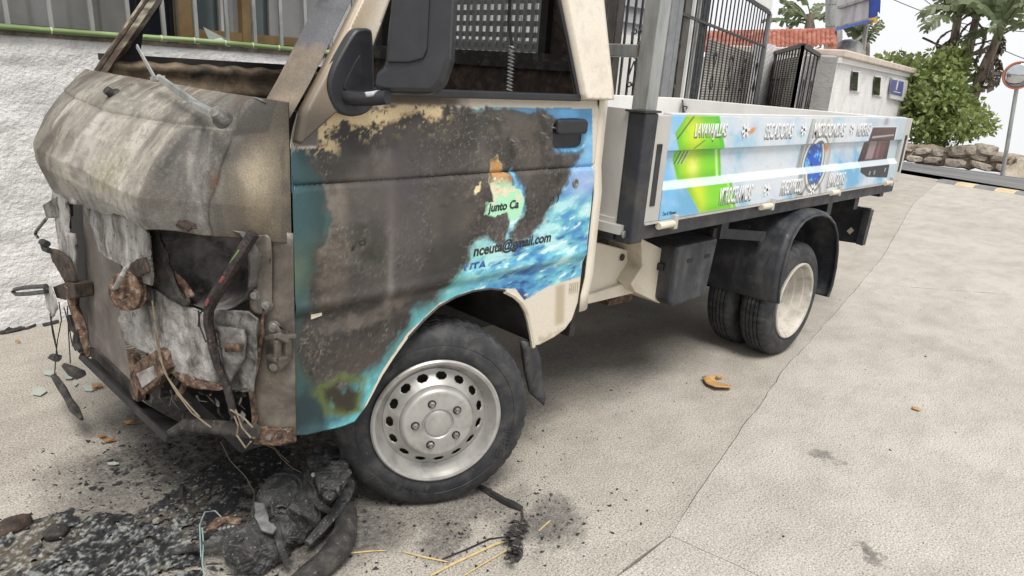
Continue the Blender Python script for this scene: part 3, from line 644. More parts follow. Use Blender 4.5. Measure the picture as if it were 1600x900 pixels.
def banana_leaf(L, wd_, droop, seed):
    r = random.Random(seed); m = MB(); n = 14; mid = []
    for i in range(n+1):
        s = i/n; a = droop*s*s*1.6; mid.append(Vector((L*s*math.cos(a*.6), 0, L*(.35*s - droop*.62*s*s))))
    m.tube(mid, [.02*(1-.8*i/n)+.003 for i in range(n+1)], 4)
    for sg in (-1, 1):
        i = 2.0
        while i < n:
            k = r.uniform(.5, 1.5); j = min(n, i+k); a = mid[int(i)].lerp(mid[min(n, int(i)+1)], i-int(i)); b = mid[int(j)].lerp(mid[min(n, int(j)+1)], j-int(j)) if j < n else mid[n]
            sw = wd_*math.sin(PI*min(1, (i+j)/2/n*.92+.06))**.7*r.uniform(.75,1.1); dz = -sw*r.uniform(.15,.75)
            f = Vector((sw*.55, sg*sw, dz)); g = Vector((sw*.3, sg*sw*.5, .03+dz*.25))
            m.add([a, b, b+g, a+g, b+f*.98, a+f], [(0,1,2,3),(3,2,4,5)]); i = j + r.uniform(0,.12)
    me = bpy.data.meshes.new('leaf'); me.from_pydata(m.v, [], m.f); return me
leafs = [banana_leaf(1.5, .24, .5, 1), banana_leaf(1.7, .27, .9, 2), banana_leaf(1.3, .22, 1.2, 3), banana_leaf(1.6, .25, .25, 4)]
dead = [banana_leaf(1.0, .10, 1.6, 9), banana_leaf(1.2, .12, 1.9, 10)]
for q in leafs: q.materials.append(MT['leaf_palm'])
for q in dead: q.materials.append(MT['leaf_brown'])
def palm(base, top, r0, n, nd, label, sc=1., seed=0, mid=None):
    r = random.Random(seed); t = thing('banana_palm', label, 'palm tree', (base.x, base.y, base.z), 'banana palms above the shrub')
    pm_ = mid or base.lerp(top, .5)
    path = [base.lerp(pm_, k/5).lerp(pm_.lerp(top, k/5), k/5) for k in range(6)]
    MB().tube(path, [r0*(1.2-.4*k/5)*(1+.15*(k % 2)) for k in range(6)], 9, jitter=.12).build('trunk', 'bark', t, smooth=True)
    for k in range(n+nd):
        isd = k >= n
        o = bpy.data.objects.new('leaf', r.choice(dead if isd else leafs)); COL.objects.link(o)
        o.location = top + Vector((0,0,r.uniform(-.35,.05)*sc if not isd else r.uniform(-.8,-.2)*sc))
        o.rotation_euler = (r.uniform(-.3,.3), (r.uniform(-1.25,.1) if not isd else r.uniform(.5,1.0)), r.uniform(0, 2*PI)); s = sc*r.uniform(.75,1.1); o.scale = (s,s,s); adopt(o, t)
palm(at(1470,175,'x',17.6), at(1497,28,'x',17.6), .10, 11, 9, 'tall banana palm with brown hanging leaves, leftmost above the shrub', 1.0, 3)
palm(at(1492,170,'x',18.2), at(1530,8,'x',18.2), .09, 11, 6, 'banana palm leaning right between two others above the shrub', 1.0, 5)
palm(at(1500,200,'x',17.0), at(1568,34,'x',17.0), .10, 12, 8, 'rightmost banana palm with a long leaning brown trunk', 1.0, 8)
palm(at(1350,130,'x',19), at(1352,62,'x',19), .12, 8, 5, 'banana palm half hidden behind the billboard', .8, 12)
palm(at(1262,75,'x',21), at(1266,22,'x',21), .14, 11, 4, 'banana palm standing behind the red tiled roof', .95, 15)
def shrub(name, label, blobs, n, ls, seed, stems):
    r = np.random.default_rng(seed); t = thing(name, label, 'shrub', (blobs[0][0].x, blobs[0][0].y, 0)); m = MB()
    vols = np.array([b[1]*b[2]*b[3] for b in blobs]); pk = r.choice(len(blobs), n, p=vols/vols.sum())
    for k in pk:
        c, rx, ry, rz = blobs[k][:4]; d = r.normal(size=3); d /= np.linalg.norm(d); q = d*(r.random()**.45)
        p = Vector((c.x+q[0]*rx, c.y+q[1]*ry, c.z+q[2]*rz)); a = Vector(r.normal(size=3)+np.array([0,0,-.3])+d*.5).normalized(); b = a.cross(Vector(r.normal(size=3))).normalized(); s = ls*r.uniform(.6,1.3)
        m.add([p, p+a*s*.5+b*s*.27, p+a*s, p+a*s*.5-b*s*.27], [(0,1,2),(0,2,3)])
    m.build('crown', 'leaf_bush', t, fix=False)
    for (a, b, rr) in stems: MB().tube([a, a.lerp(b,.5)+Vector((.05,.08,0)), b], [rr, rr*.7, rr*.3], 6).build('stem', 'bark', t, smooth=True)
B = lambda u, v, x, ru, rv: (at(u, v, 'x', x), .8, ru, rv)
shrub('leafy_shrub', 'dense bright green leafy shrub beside the white kiosk', [B(1462,170,16.3,.62,.85), B(1488,178,16.6,.62,.65), B(1440,150,16.6,.42,.70), B(1478,125,16.8,.55,.6), B(1455,110,17,.35,.45), B(1492,95,17,.30,.38), B(1425,120,17.5,.4,.5), B(1400,100,18,.5,.3), B(1450,205,16.2,.45,.35)],
      7000, .14, 4, [(at(1455,235,'x',16.3), at(1475,130,'x',16.6), .05), (at(1475,235,'x',16.3), at(1492,90,'x',16.9), .035), (at(1450,235,'x',16.2), at(1436,130,'x',16.4), .03)])
shrub('leafy_shrub', 'sparse drooping green branch at the right edge of the dense shrub', [B(1525,190,16.0,.35,.30), B(1540,200,15.9,.18,.18), B(1512,205,15.9,.25,.2)], 700, .12, 9, [(at(1490,235,'x',16.1), at(1530,190,'x',16), .025)])
# ================================================================== THE BURNT TRUCK
truck = thing('pickup_truck', 'small cream pickup truck with burnt-out cab and painted cargo bed', 'truck', (1.2, .7, 0))
T = truck
W2 = 1.38
yside = lambda z: .006 + max(0., z-1.19)*.16
def P(pts, ax, val): return [at(u, v, ax, val) for u, v in pts]
PB = (Vector((-.535,.12,0)), Vector((-.965,-.262,0)))     # plane of the lower front, near half
def PP(pts, off=0, plane=PB): return [atp(u, v, plane[0]+plane[1]*off, plane[1]) for u, v in pts]
# ---------------- nose shell
dz_ = [(.78,.200),(.82,.216),(.895,.243),(.94,.246),(1.02,.198),(1.10,.128),(1.14,.075),(1.162,.03)]
dfun = lambda z: float(np.interp(z, [a for a, b in dz_], [b for a, b in dz_]))
zlo = lambda y: float(np.interp(y, [0,.15,.3,.42,.5,.8,1.1,1.38], [.862,.868,.872,.868,.845,.822,.81,.80]))
NU, NV = 300, 110
sv = np.linspace(0, 1, NU+1)[None, :]*np.ones((NV+1, 1)); tv = np.linspace(0, 1, NV+1)[:, None]*np.ones((1, NU+1))
sv = sv.ravel(); tv = tv.ravel(); ca = np.cos(PI*sv); sx = np.abs(np.sin(PI*sv))**(2/3.0); yy = .69 - .69*np.sign(ca)*np.abs(ca)**(2/3.0)
z0 = np.interp(yy, [0,.15,.3,.42,.5,.8,1.1,1.38], [.862,.868,.872,.868,.845,.822,.81,.80]); zz = z0 + (1.162-z0)*tv
near = yy < .69
fn_ = np.interp(yy, [0,.015,.03,.06,.10,.14,.18,.212,.228,.5,.69], [0,.14,.23,.38,.55,.70,.835,.935,.958,.995,1.0])
yf_ = np.clip((yy-.69)/.69, 0, 1); sx = np.where(near, fn_, (1-yf_**4.6)**(1/2.8))
dd = np.interp(zz, [a for a, b in dz_], [b for a, b in dz_])*(1 - .30*np.exp(-(yy/.12)**2)*sstep(1.02,.88,zz)); ua = yy + 1.1*dd*(1-sx)
ridge = .004*np.exp(-((yy-.222)/.012)**2)*sstep(1.09,1.04,zz) - .012*np.exp(-((yy-.15)/.035)**2)*sstep(1.09,1.03,zz) + .016*np.exp(-((yy-.045)/.03)**2-((zz-1.0)/.06)**2) - .010*np.exp(-((yy-.62)/.12)**2-((zz-.93)/.05)**2) - .008*np.exp(-((yy-.98)/.08)**2-((zz-.97)/.04)**2)
yline = .10+.02*sstep(1.0,.9,zz)
ridge = ridge - .014*np.exp(-((yy-yline)/.004)**2)*sstep(1.09,1.06,zz)
seam = -.006*np.exp(-((zz-(1.075+.03*np.abs(yy-.69)))/.005)**2)*sstep(.10,.12,yy)
k_ = fbm(ua*1.3, zz*1.3, 6, 3, 5)-.5; k2_ = fbm(ua, zz, 28, 3, 8)-.5; ed = .35+.65*np.minimum(1, np.minimum(sv, 1-sv)*14)
edge = np.exp(-tv*16)*(.008*(vn(yy*16, yy*0, 4)-.5) + .004*k2_)
nx3 = -.43 - (dd + (ridge+seam+.012*k_+.0022*k2_)*ed*sx)*sx
m = MB(); m.add(np.stack([nx3, yy+.002, zz+edge], 1).tolist(), [(j*(NU+1)+i, j*(NU+1)+i+1, (j+1)*(NU+1)+i+1, (j+1)*(NU+1)+i) for j in range(NV) for i in range(NU)])
nose = m.build('nose_panel', attrmat('burnt_nose', 260, .40, .004, fine=.32, fs=300), T, smooth=True, solid=.004)
def nosecol(x, y, z):
    u = np.where(y < .3, y-1.1*(x+.60)*sstep(.3,.1,y), y)
    n1 = fbm(u, z, 6, 5, 1); n2 = fbm(u, z*.3, 22, 5, 2); n3 = fbm(u, z, 80, 4, 3); n4 = fbm(u, z, 15, 5, 9)
    zl = np.interp(y,[0,.15,.3,.42,.5,.8,1.1,1.38],[.862,.868,.872,.868,.845,.822,.81,.80])
    G = lambda cy, cz, ry, rz: np.exp(-((y-cy)/ry)**2-((z-cz)/rz)**2)
    c = blank(len(x), lin(150,145,135), .8)
    yq = y + .02*(fbm(u, z, 30, 4, 17)-.5); fr = sstep(.205,.235,yq)
    over(c, fr*.8, lin(172,166,154)); over(c, fr*sstep(.45,.62,n2)*.55, lin(200,195,184)); over(c, fr*sstep(.50,.66,n4)*.4, lin(134,128,116))
    over(c, fr*G(1.02,.975,.10,.05)*.8*sstep(.3,.6,n4), lin(112,98,76)); over(c, fr*G(.45,.945,.09,.05)*.55, lin(146,142,112)); over(c, fr*G(.70,1.01,.12,.06)*.5, lin(208,200,190)); over(c, fr*G(.30,1.0,.05,.08)*.5, lin(204,198,184))
    over(c, fr*sstep(.07,.02,z-zl)*.45, lin(150,150,150)); over(c, fr*sstep(.55,.70,n2)*sstep(.08,.02,z-zl)*.6, lin(96,96,98))
    md = (1-fr)*sstep(.075,.112,yq-.02*sstep(1.0,.9,z))             # grey streaked face right of the crease, its shading painted darker
    over(c, md, lin(108,104,98)); over(c, md*G(.205,1.02,.02,.06)*.8, lin(60,58,56)); over(c, md*sstep(.48,.68,n2)*.55, lin(158,154,148)); over(c, md*sstep(.52,.68,n4)*.45, lin(78,74,70)); over(c, md*sstep(.94,.88,z)*.5, lin(142,140,136))
    cor = (1-fr)*(1-md)                                            # browned smooth steel by the door
    over(c, cor, lin(80,73,64), .34); over(c, cor*G(.045,1.00,.030,.055)*.95, lin(190,178,156), .25); over(c, cor*G(.03,.91,.03,.05)*.5, lin(140,126,104), .3); over(c, cor*sstep(.45,.68,n1)*.4, lin(140,127,107), .3); over(c, cor*sstep(.52,.70,n4)*.45, lin(76,69,61), .45); over(c, cor*sstep(.06,.095,y)*.6, lin(118,114,107), .7); over(c, cor*sstep(.95,.87,z)*.35, lin(74,67,59), .4)  # pale centre is a painted highlight, painted darker towards gap line and bottom
    up = sstep(1.066,1.074,z-.03*np.abs(y-.69))*sstep(.10,.11,y)    # cowl above the seam
    over(c, up*.55, lin(140,136,126)); over(c, up*sstep(.48,.66,n4)*.45, lin(108,104,97)); over(c, up*sstep(.45,.20,y)*.65, lin(92,88,82)); over(c, up*sstep(1.13,1.15,z)*sstep(.4,.6,n4)*.6, lin(104,84,66))
    over(c, sstep(1.075,1.085,z-.25*(.10-y))*sstep(.112,.098,y)*sstep(.026,.034,y)*.9, lin(68,65,61), .92)  # dark triangle by the pillar paints the shade of an unmodelled hollow
    over(c, np.exp(-((y-.10-.02*sstep(1.0,.9,z))/.0035)**2)*sstep(1.09,1.07,z)*.85, lin(44,38,33)); over(c, np.exp(-((y-.104-.02*sstep(1.0,.9,z))/.005)**2)*np.exp(-((z-.985)/.02)**2)*.9, lin(104,72,50))
    over(c, np.exp(-((z-(1.077+.03*np.abs(y-.69)))/.003)**2)*sstep(.10,.12,y)*.5, lin(196,190,180))
    over(c, sstep(.025,.0,z-zl)*sstep(.4,.6,n4)*.6, lin(92,76,60), .85)
    over(c, sstep(.56,.72,n3)*.40*(1-cor), lin(92,88,82)); over(c, sstep(.58,.74,fbm(u,z,120,3,4))*(.12+.24*fr)*(1-cor), lin(206,202,193))
    sm = fbm(u, z*.7, 5, 5, 27); sm2 = fbm(u, z*.5, 13, 5, 28)
    over(c, sstep(.50,.68,sm)*.60*(.4+.6*sstep(.4,.6,n4)), lin(74,70,65)); over(c, sstep(.54,.68,sm2)*.45, lin(92,86,78)); over(c, sstep(.56,.70,fbm(u*1.5, z*.35, 16, 4, 29))*.4, lin(62,60,58))
    c[:, :3] *= (.86+.02*cor)[:, None]
    return c
paint(nose, nosecol)
# cowl shelf and windscreen edge
MB().grid(lambda s, t: Vector((-.452+.10*t, .06+1.26*s, 1.156+.006*math.sin(s*40)-.03*t)), 60, 4).build('cowl', 'ash_grey', T, smooth=True, solid=.004)
# ---------------- pillars
def loft(rings, mat, name, parent):
    n = len(rings[0]); m = MB(); m.add([p for r in rings for p in r], [(i*n+k, i*n+(k+1) % n, (i+1)*n+(k+1) % n, (i+1)*n+k) for i in range(len(rings)-1) for k in range(n)] + [tuple(range(n)), tuple(range((len(rings)-1)*n, len(rings)*n))])
    return m.build(name, mat, parent, smooth=True, bevel=.004)
def pillar(mir):
    rings = []
    for t in [k/12 for k in range(13)]:
        z = 1.10+.62*t; xo = -.415+.67*(z-1.14); yo = .012 + yside(z)-.006; wv_ = .075
        r = [Vector((xo, yo, z)), Vector((xo-.028, yo+.035, z)), Vector((xo-.036, yo+wv_, z)), Vector((xo+.0, yo+wv_+.012, z)), Vector((xo+.03, yo+.05, z))]
        rings.append([Vector((p.x, W2-p.y if mir else p.y, p.z)) for p in r])
    return rings
MT['pillar'] = attrmat('burnt_pillar_paint', 150, .3, .003, fine=.2, fs=200)
def pillarcol(x, y, z):
    n = fbm(z*1.2, y+x, 9, 5, 3); n2 = fbm(z, y*2+x, 40, 4, 6); far = (y > .7)*1.0; nr = 1-far
    c = blank(len(x), lin(112,101,87), .34); over(c, sstep(.42,.62,n)*.6, lin(144,129,109)); over(c, sstep(.50,.66,n2)*.35, lin(78,71,63)); over(c, nr*sstep(1.17,1.12,z)*.6, lin(92,83,72), .4); over(c, nr*sstep(1.265,1.28,z+.05*(n2-.5)+.10*(y-.06)), lin(84,85,90), .5); over(c, nr*sstep(1.33,1.38,z)*sstep(.46,.56,n2)*.8, lin(62,61,62))
    over(c, far*.8, lin(92,76,64), .7); over(c, far*sstep(.40,.55,n2)*.8, lin(62,48,40), .8); over(c, far*sstep(.50,.56,n+.15*(n2-.5))*sstep(1.22,1.26,z)*.9, lin(176,168,148), .6); over(c, far*sstep(.60,.68,n2)*.8, lin(36,32,30)); return c
for mir in (0, 1):
    r_ = pillar(mir); n_ = 5; m = MB()
    fine = []
    for a in range(len(r_)-1):
        for q in range(6): fine.append([r_[a][k].lerp(r_[a+1][k], q/6) for k in range(n_)])
    fine = [[p for k in range(n_) for p in (r[k], r[k].lerp(r[(k+1) % n_], .33), r[k].lerp(r[(k+1) % n_], .67))] for r in fine]; n_ = 15
    m.add([p for r in fine for p in r], [(i*n_+k, i*n_+(k+1) % n_, (i+1)*n_+(k+1) % n_, (i+1)*n_+k) for i in range(len(fine)-1) for k in range(n_)])
    o = m.build('windscreen_pillar', MT['pillar'], T, smooth=True); paint(o, pillarcol)
    yy = W2-.16 if mir else .10
    # inner lip of the screen opening
    MB().tube([Vector((r[2].x+.012, r[2].y, r[2].z)) for r in r_], .007, 6).build('screen_seal', 'rust_dark', T, smooth=True)
# ---------------- cab window frames, roof, rear corner
def sidepoly(pts, th=.035, y0=0): return [Vector((x, yside(z)+y0, z)) for x, z in pts]
MT['cream_scorched'] = attrmat('scorched_cream_paint', 100, .06, .002, fine=.08, fs=120)
def creamcol(x, y, z):
    n = fbm(x, z, 6, 5, 14); n2 = fbm(x, z, 50, 4, 15)
    c = blank(len(x), (.66,.60,.50), .36); over(c, sstep(.42,.62,n)*.5, (.69,.645,.56))
    xe = -.412 + .67*(z-1.14); t = np.clip((x-xe)/.075, 0, 1); lf = (x < .1)*1.0
    over(c, lf*sstep(1.1,.2,t)*.85*sstep(1.6,1.25,z), lin(148,131,108), .34); over(c, lf*sstep(1.30,1.17,z+.08*(n-.5)-.05*t)*.85, lin(112,100,86), .4); over(c, lf*sstep(1.19,1.12,z)*.85, lin(72,65,58), .45)
    over(c, (1-lf)*sstep(.60,.70,n2)*.3, (.46,.40,.33)); return c
def dense(name, pts, mat, fn, parent, th, sub=4):
    o = sheet(name, pts, mat, parent, th, sub=sub, smooth=True); paint(o, fn); return o
dense('window_frame', sidepoly([(-.423,1.08),(-.410,1.14),(-.336,1.25),(-.246,1.385),(-.115,1.58),(-.03,1.70),(.03,1.70),(-.06,1.56),(-.182,1.385),(-.238,1.28),(-.25,1.19),(-.30,1.175)]), MT['cream_scorched'], creamcol, T, .04)
dense('window_frame', sidepoly([(.492,1.187),(.452,1.33),(.41,1.47),(.36,1.66),(.34,1.70),(.54,1.70),(.585,1.46),(.622,1.22),(.625,1.187)]), MT['cream_scorched'], creamcol, T, .04)
MB().tube([Vector((x, yside(z)-.012, z)) for x, z in [(.49,1.19),(.45,1.33),(.408,1.47),(.36,1.66)]], .008, 6).build('window_seal', 'black_plastic', T)
MB().tube([Vector((x, yside(z)-.008, z)) for x, z in [(-.232,1.19),(-.226,1.28),(-.174,1.385),(-.055,1.56),(.02,1.66)]], .009, 6).build('window_seal', 'black_plastic', T)
MB().box((-.10, .07, 1.68), (.62, W2-.07, 1.74)).build('roof', 'cream', T, bevel=.03)
# rear corner of the cab: rounded vertical column
m = MB(); prof = [(.603,.004),(.63,.004),(.652,.012),(.663,.035),(.665,.10)]
zz = [.50,.56,.62,.70,.80,.90,.985,.99,1.05,1.19,1.30,1.45,1.60,1.72]
m.add([(x + (.012 if .56 < z < .985 else 0) - max(0,z-1.19)*.16, yv + max(0,z-1.19)*.16 - (.004 if z < .985 else 0), z) for z in zz for x, yv in prof], [(i*5+k, i*5+k+1, (i+1)*5+k+1, (i+1)*5+k) for i in range(len(zz)-1) for k in range(4)])
m.build('rear_corner', 'cream', T, smooth=True, solid=.004)
for (y0,y1,z0,z1) in ((.10,W2,.5,1.27),(.06,.22,1.271,1.70),(1.16,W2-.05,1.271,1.70),(.22,1.16,1.62,1.70)): MB().box((.645,y0,z0),(.662,y1,z1)).build('rear_wall', 'cream', T)
# inside of the cab
for (y0,y1,z0,z1) in ((.03,W2-.03,.4,1.30),(.03,.24,1.301,1.70),(1.14,W2-.03,1.301,1.70),(.24,1.14,1.60,1.70)): MB().box((.60,y0,z0),(.625,y1,z1)).build('rear_bulkhead', 'rust_dark', T)
for z in (1.29, 1.16, 1.02): MB().bar((.585,.06,z),(.585,W2-.06,z), .035, .05 if z > 1.2 else .03).build('bulkhead_rib', 'char', T)
for a, b in (((.59,.24,1.3),(.59,.24,1.6)), ((.59,.24,1.6),(.59,1.14,1.6)), ((.59,1.14,1.6),(.59,1.14,1.3))): MB().bar(a, b, .03).build('rear_window_frame', 'soot', T)
g = MB(); y = .12
while y < 1.28: g.box((.72,y,1.18),(.726,y+.017,1.72)); y += .038
z = 1.18
while z < 1.72: g.box((.7265,.12,z),(.7325,1.28,z+.018)); z += .038
g.build('window_guard', 'grey_steel', T)
MB().box((-.38,.48,.42),(.60,W2-.48,.45)).build('cab_floor', 'soot', T); MB().box((-.30,.04,.665),(.60,W2-.04,.68)).build('cab_floor', 'soot', T)
MB().box((.02,.12,.681),(.50,W2-.12,.80)).build('seat_base', 'char', T, bevel=.03)
for y0 in (.16, .74):
    MB().tube([(.44,y0,.78),(.50,y0+.01,1.0),(.53,y0+.03,1.13),(.535,y0+.08,1.16),(.535,y0+.38,1.16),(.53,y0+.44,1.13),(.50,y0+.45,1.0),(.44,y0+.45,.78)], .016, 8).build('seat_frame', 'char', T, smooth=True)
fd = MB(); fd.box((-.40,W2-.05,.42),(.60,W2-.012,1.10)); fd.build('far_door', 'rust_dark', T)
fd = MB(); fd.grid(lambda s, t: Vector((-.40+1.0*s, W2-.075+.02*math.sin(t*PI), 1.09+.10*t+.004*math.sin(s*60)*t)), 60, 6); fd.build('far_door_sill', pm('burnt_door_trim', [(.03,.026,.022), (.12,.09,.06), (.22,.17,.11)], 12, .8, bs=70, bst=.5, fine=(30, (.2,.1,.04), .62)), T, smooth=True, solid=.03)
MB().bar((-.40,W2-.03,1.205),(.60,W2-.03,1.205), .05, .022).build('far_door_seal', 'soot', T)
MB().prism(P([(168,118),(232,22),(262,-20),(250,10),(224,50),(216,108)], 'y', W2-.05), (0,.02,0)).build('far_quarter_post', 'soot', T)
MB().box((-.37,.02,.45),(-.34,W2-.02,.98)).build('dark_front_backing', 'soot', T)  # black backing put in to keep the openings in the front dark
MB().tube([(-.33,.05,.98),(-.33,W2-.05,.98)], .025, 8).build('dash_crossbar', 'rust_dark', T, smooth=True)
c0 = at(797,-5,'x',.40); c1 = at(800,70,'x',.40); c2 = at(796,142,'x',.40)
MB().tube([c0, c0.lerp(c1,.5)+Vector((0,.01,0)), c1], .005, 6).build('hanging_cable', 'soot', T)
MB().tube([c1.lerp(c2, k/90)+Vector((.009*math.cos(k*.9), .009*math.sin(k*.9), 0)) for k in range(91)], .0022, 5).build('coiled_cable', 'galv', T)
# ---------------- near door with its print
arch = [(-.43,.382),(-.40,.372),(-.30,.362),(-.262,.364),(-.225,.40),(-.18,.47),(-.14,.518),(-.10,.56),(-.05,.60),(0,.63),(.06,.646),(.12,.652),(.19,.648),(.25,.633),(.29,.612),(.32,.588),(.345,.555),(.362,.52),(.38,.47),(.395,.422),(.43,.418),(.50,.43),(.55,.447),(.58,.475),(.60,.53),(.603,.56)]
az = lambda x: float(np.interp(x, [a for a, b in arch], [b for a, b in arch]))
topz = lambda x: float(np.interp(x, [-.43,-.424,-.41,-.38,-.34,.61], [1.06,1.10,1.14,1.165,1.178,1.187]))
def doory(x, z):
    y = -.004*math.sin(PI*min(1, max(0, (z-.4)/.8)))
    y += .007*math.exp(-((z-.985)/.006)**2) + (.004 if z > .985 else 0)
    y += .012*float(sstep(.70,.675,z)) - .004*math.exp(-((z-.71)/.012)**2)
    y += .010*float(sstep(1.15,1.187,z))
    q = ((x-.475)/.075)**4 + ((z-1.085)/.045)**4
    y += .018*float(sstep(1.3,.7,q))                                       # handle cup
    return y
xs_ = list(np.linspace(-.428,-.262,56))[:-1] + list(np.linspace(-.262,.36,210))[:-1] + list(np.linspace(.36,.603,82)); nz_ = 250
m = MB(); vs_ = []
for j in range(nz_+1):
    for x in xs_:
        a = az(x); b = topz(x); z = a+(b-a)*j/nz_; vs_.append((x, doory(x, z), z))
nx_ = len(xs_)
m.add(vs_, [(j*nx_+i, j*nx_+i+1, (j+1)*nx_+i+1, (j+1)*nx_+i) for j in range(nz_) for i in range(nx_-1)])
door = m.build('door', attrmat('printed_scorched_door', 260, .22, .003, fine=.20, fs=380), T, smooth=True, fix=False, solid=.003)
D2 = lambda pts: [(p.x, p.z) for p in P(pts, 'y', 0)]
CHAR = D2([(497,165),(560,172),(640,160),(700,168),(780,172),(848,176),(868,184),(880,205),(868,215),(868,236),(900,240),(912,233),(905,248),(893,262),(884,285),(874,300),(866,312),(858,325),(846,345),(828,366),(812,378),(797,374),(797,360),(815,334),(817,300),(806,276),(797,264),(795,270),(800,290),(792,303),(795,330),(791,348),(783,392),(772,380),(762,371),(742,374),(732,398),(728,410),(716,426),(703,441),(690,457),(684,470),(664,478),(648,482),(640,505),(618,540),(596,566),(572,584),(548,600),(530,620),(505,610),(484,590),(468,560),(480,480),(490,395),(508,380),(512,330),(500,280),(490,230)])
ISLE = D2([(767,250),(776,243),(783,258),(782,270),(797,274),(798,290),(812,296),(817,312),(812,335),(795,345),(790,330),(772,338),(755,335),(756,317),(770,315),(768,300),(762,285),(765,268)])
ISL2 = D2([(740,292),(752,284),(748,300),(737,305)])
LOW = D2([(500,610),(535,592),(570,598),(566,640),(545,650),(515,645)])
CREAM = D2([(494,180),(505,163),(540,170),(600,166),(640,160),(694,168),(690,184),(672,188),(650,178),(610,190),(570,200),(545,192),(528,198),(515,205),(512,222),(498,224),(492,205)])
GREY = D2([(455,120),(500,150),(496,228),(455,230)])
BLOBS = [(522,322,.035,.05,(128,118,107),.75,.5),(520,430,.04,.075,(106,96,85),.7,.42),(575,375,.055,.075,(50,54,44),.8,.3),(585,380,.03,.05,(36,34,31),.7,.7),(618,300,.05,.13,(100,93,92),.55,.34),(640,360,.05,.16,(92,86,88),.5,.34),(600,250,.03,.03,(122,114,112),.6,.35),(598,262,.03,.05,(112,104,98),.5,.4),
         (560,502,.10,.018,(118,109,101),.65,.45),(800,195,.12,.035,(92,87,78),.7,.5),(850,210,.03,.02,(70,68,60),.6,.5),(650,205,.10,.02,(98,92,86),.5,.6),(540,210,.06,.02,(44,42,40),.7,.7),(720,300,.07,.10,(62,57,54),.6,.5),(700,400,.06,.06,(54,50,46),.5,.6),(560,560,.09,.05,(64,56,48),.6,.6),(520,255,.03,.05,(52,49,46),.6,.7),(760,330,.035,.06,(40,36,33),.6,.8),(840,270,.05,.05,(58,53,49),.5,.7),(620,470,.05,.02,(128,116,104),.45,.4)]  # tone patches on the char, the smooth grey ones painted as sheen
WAVE_B = lambda x, z: fbm(x*.6+z*.5, z*1.6-x*.25, 14, 5, 31)
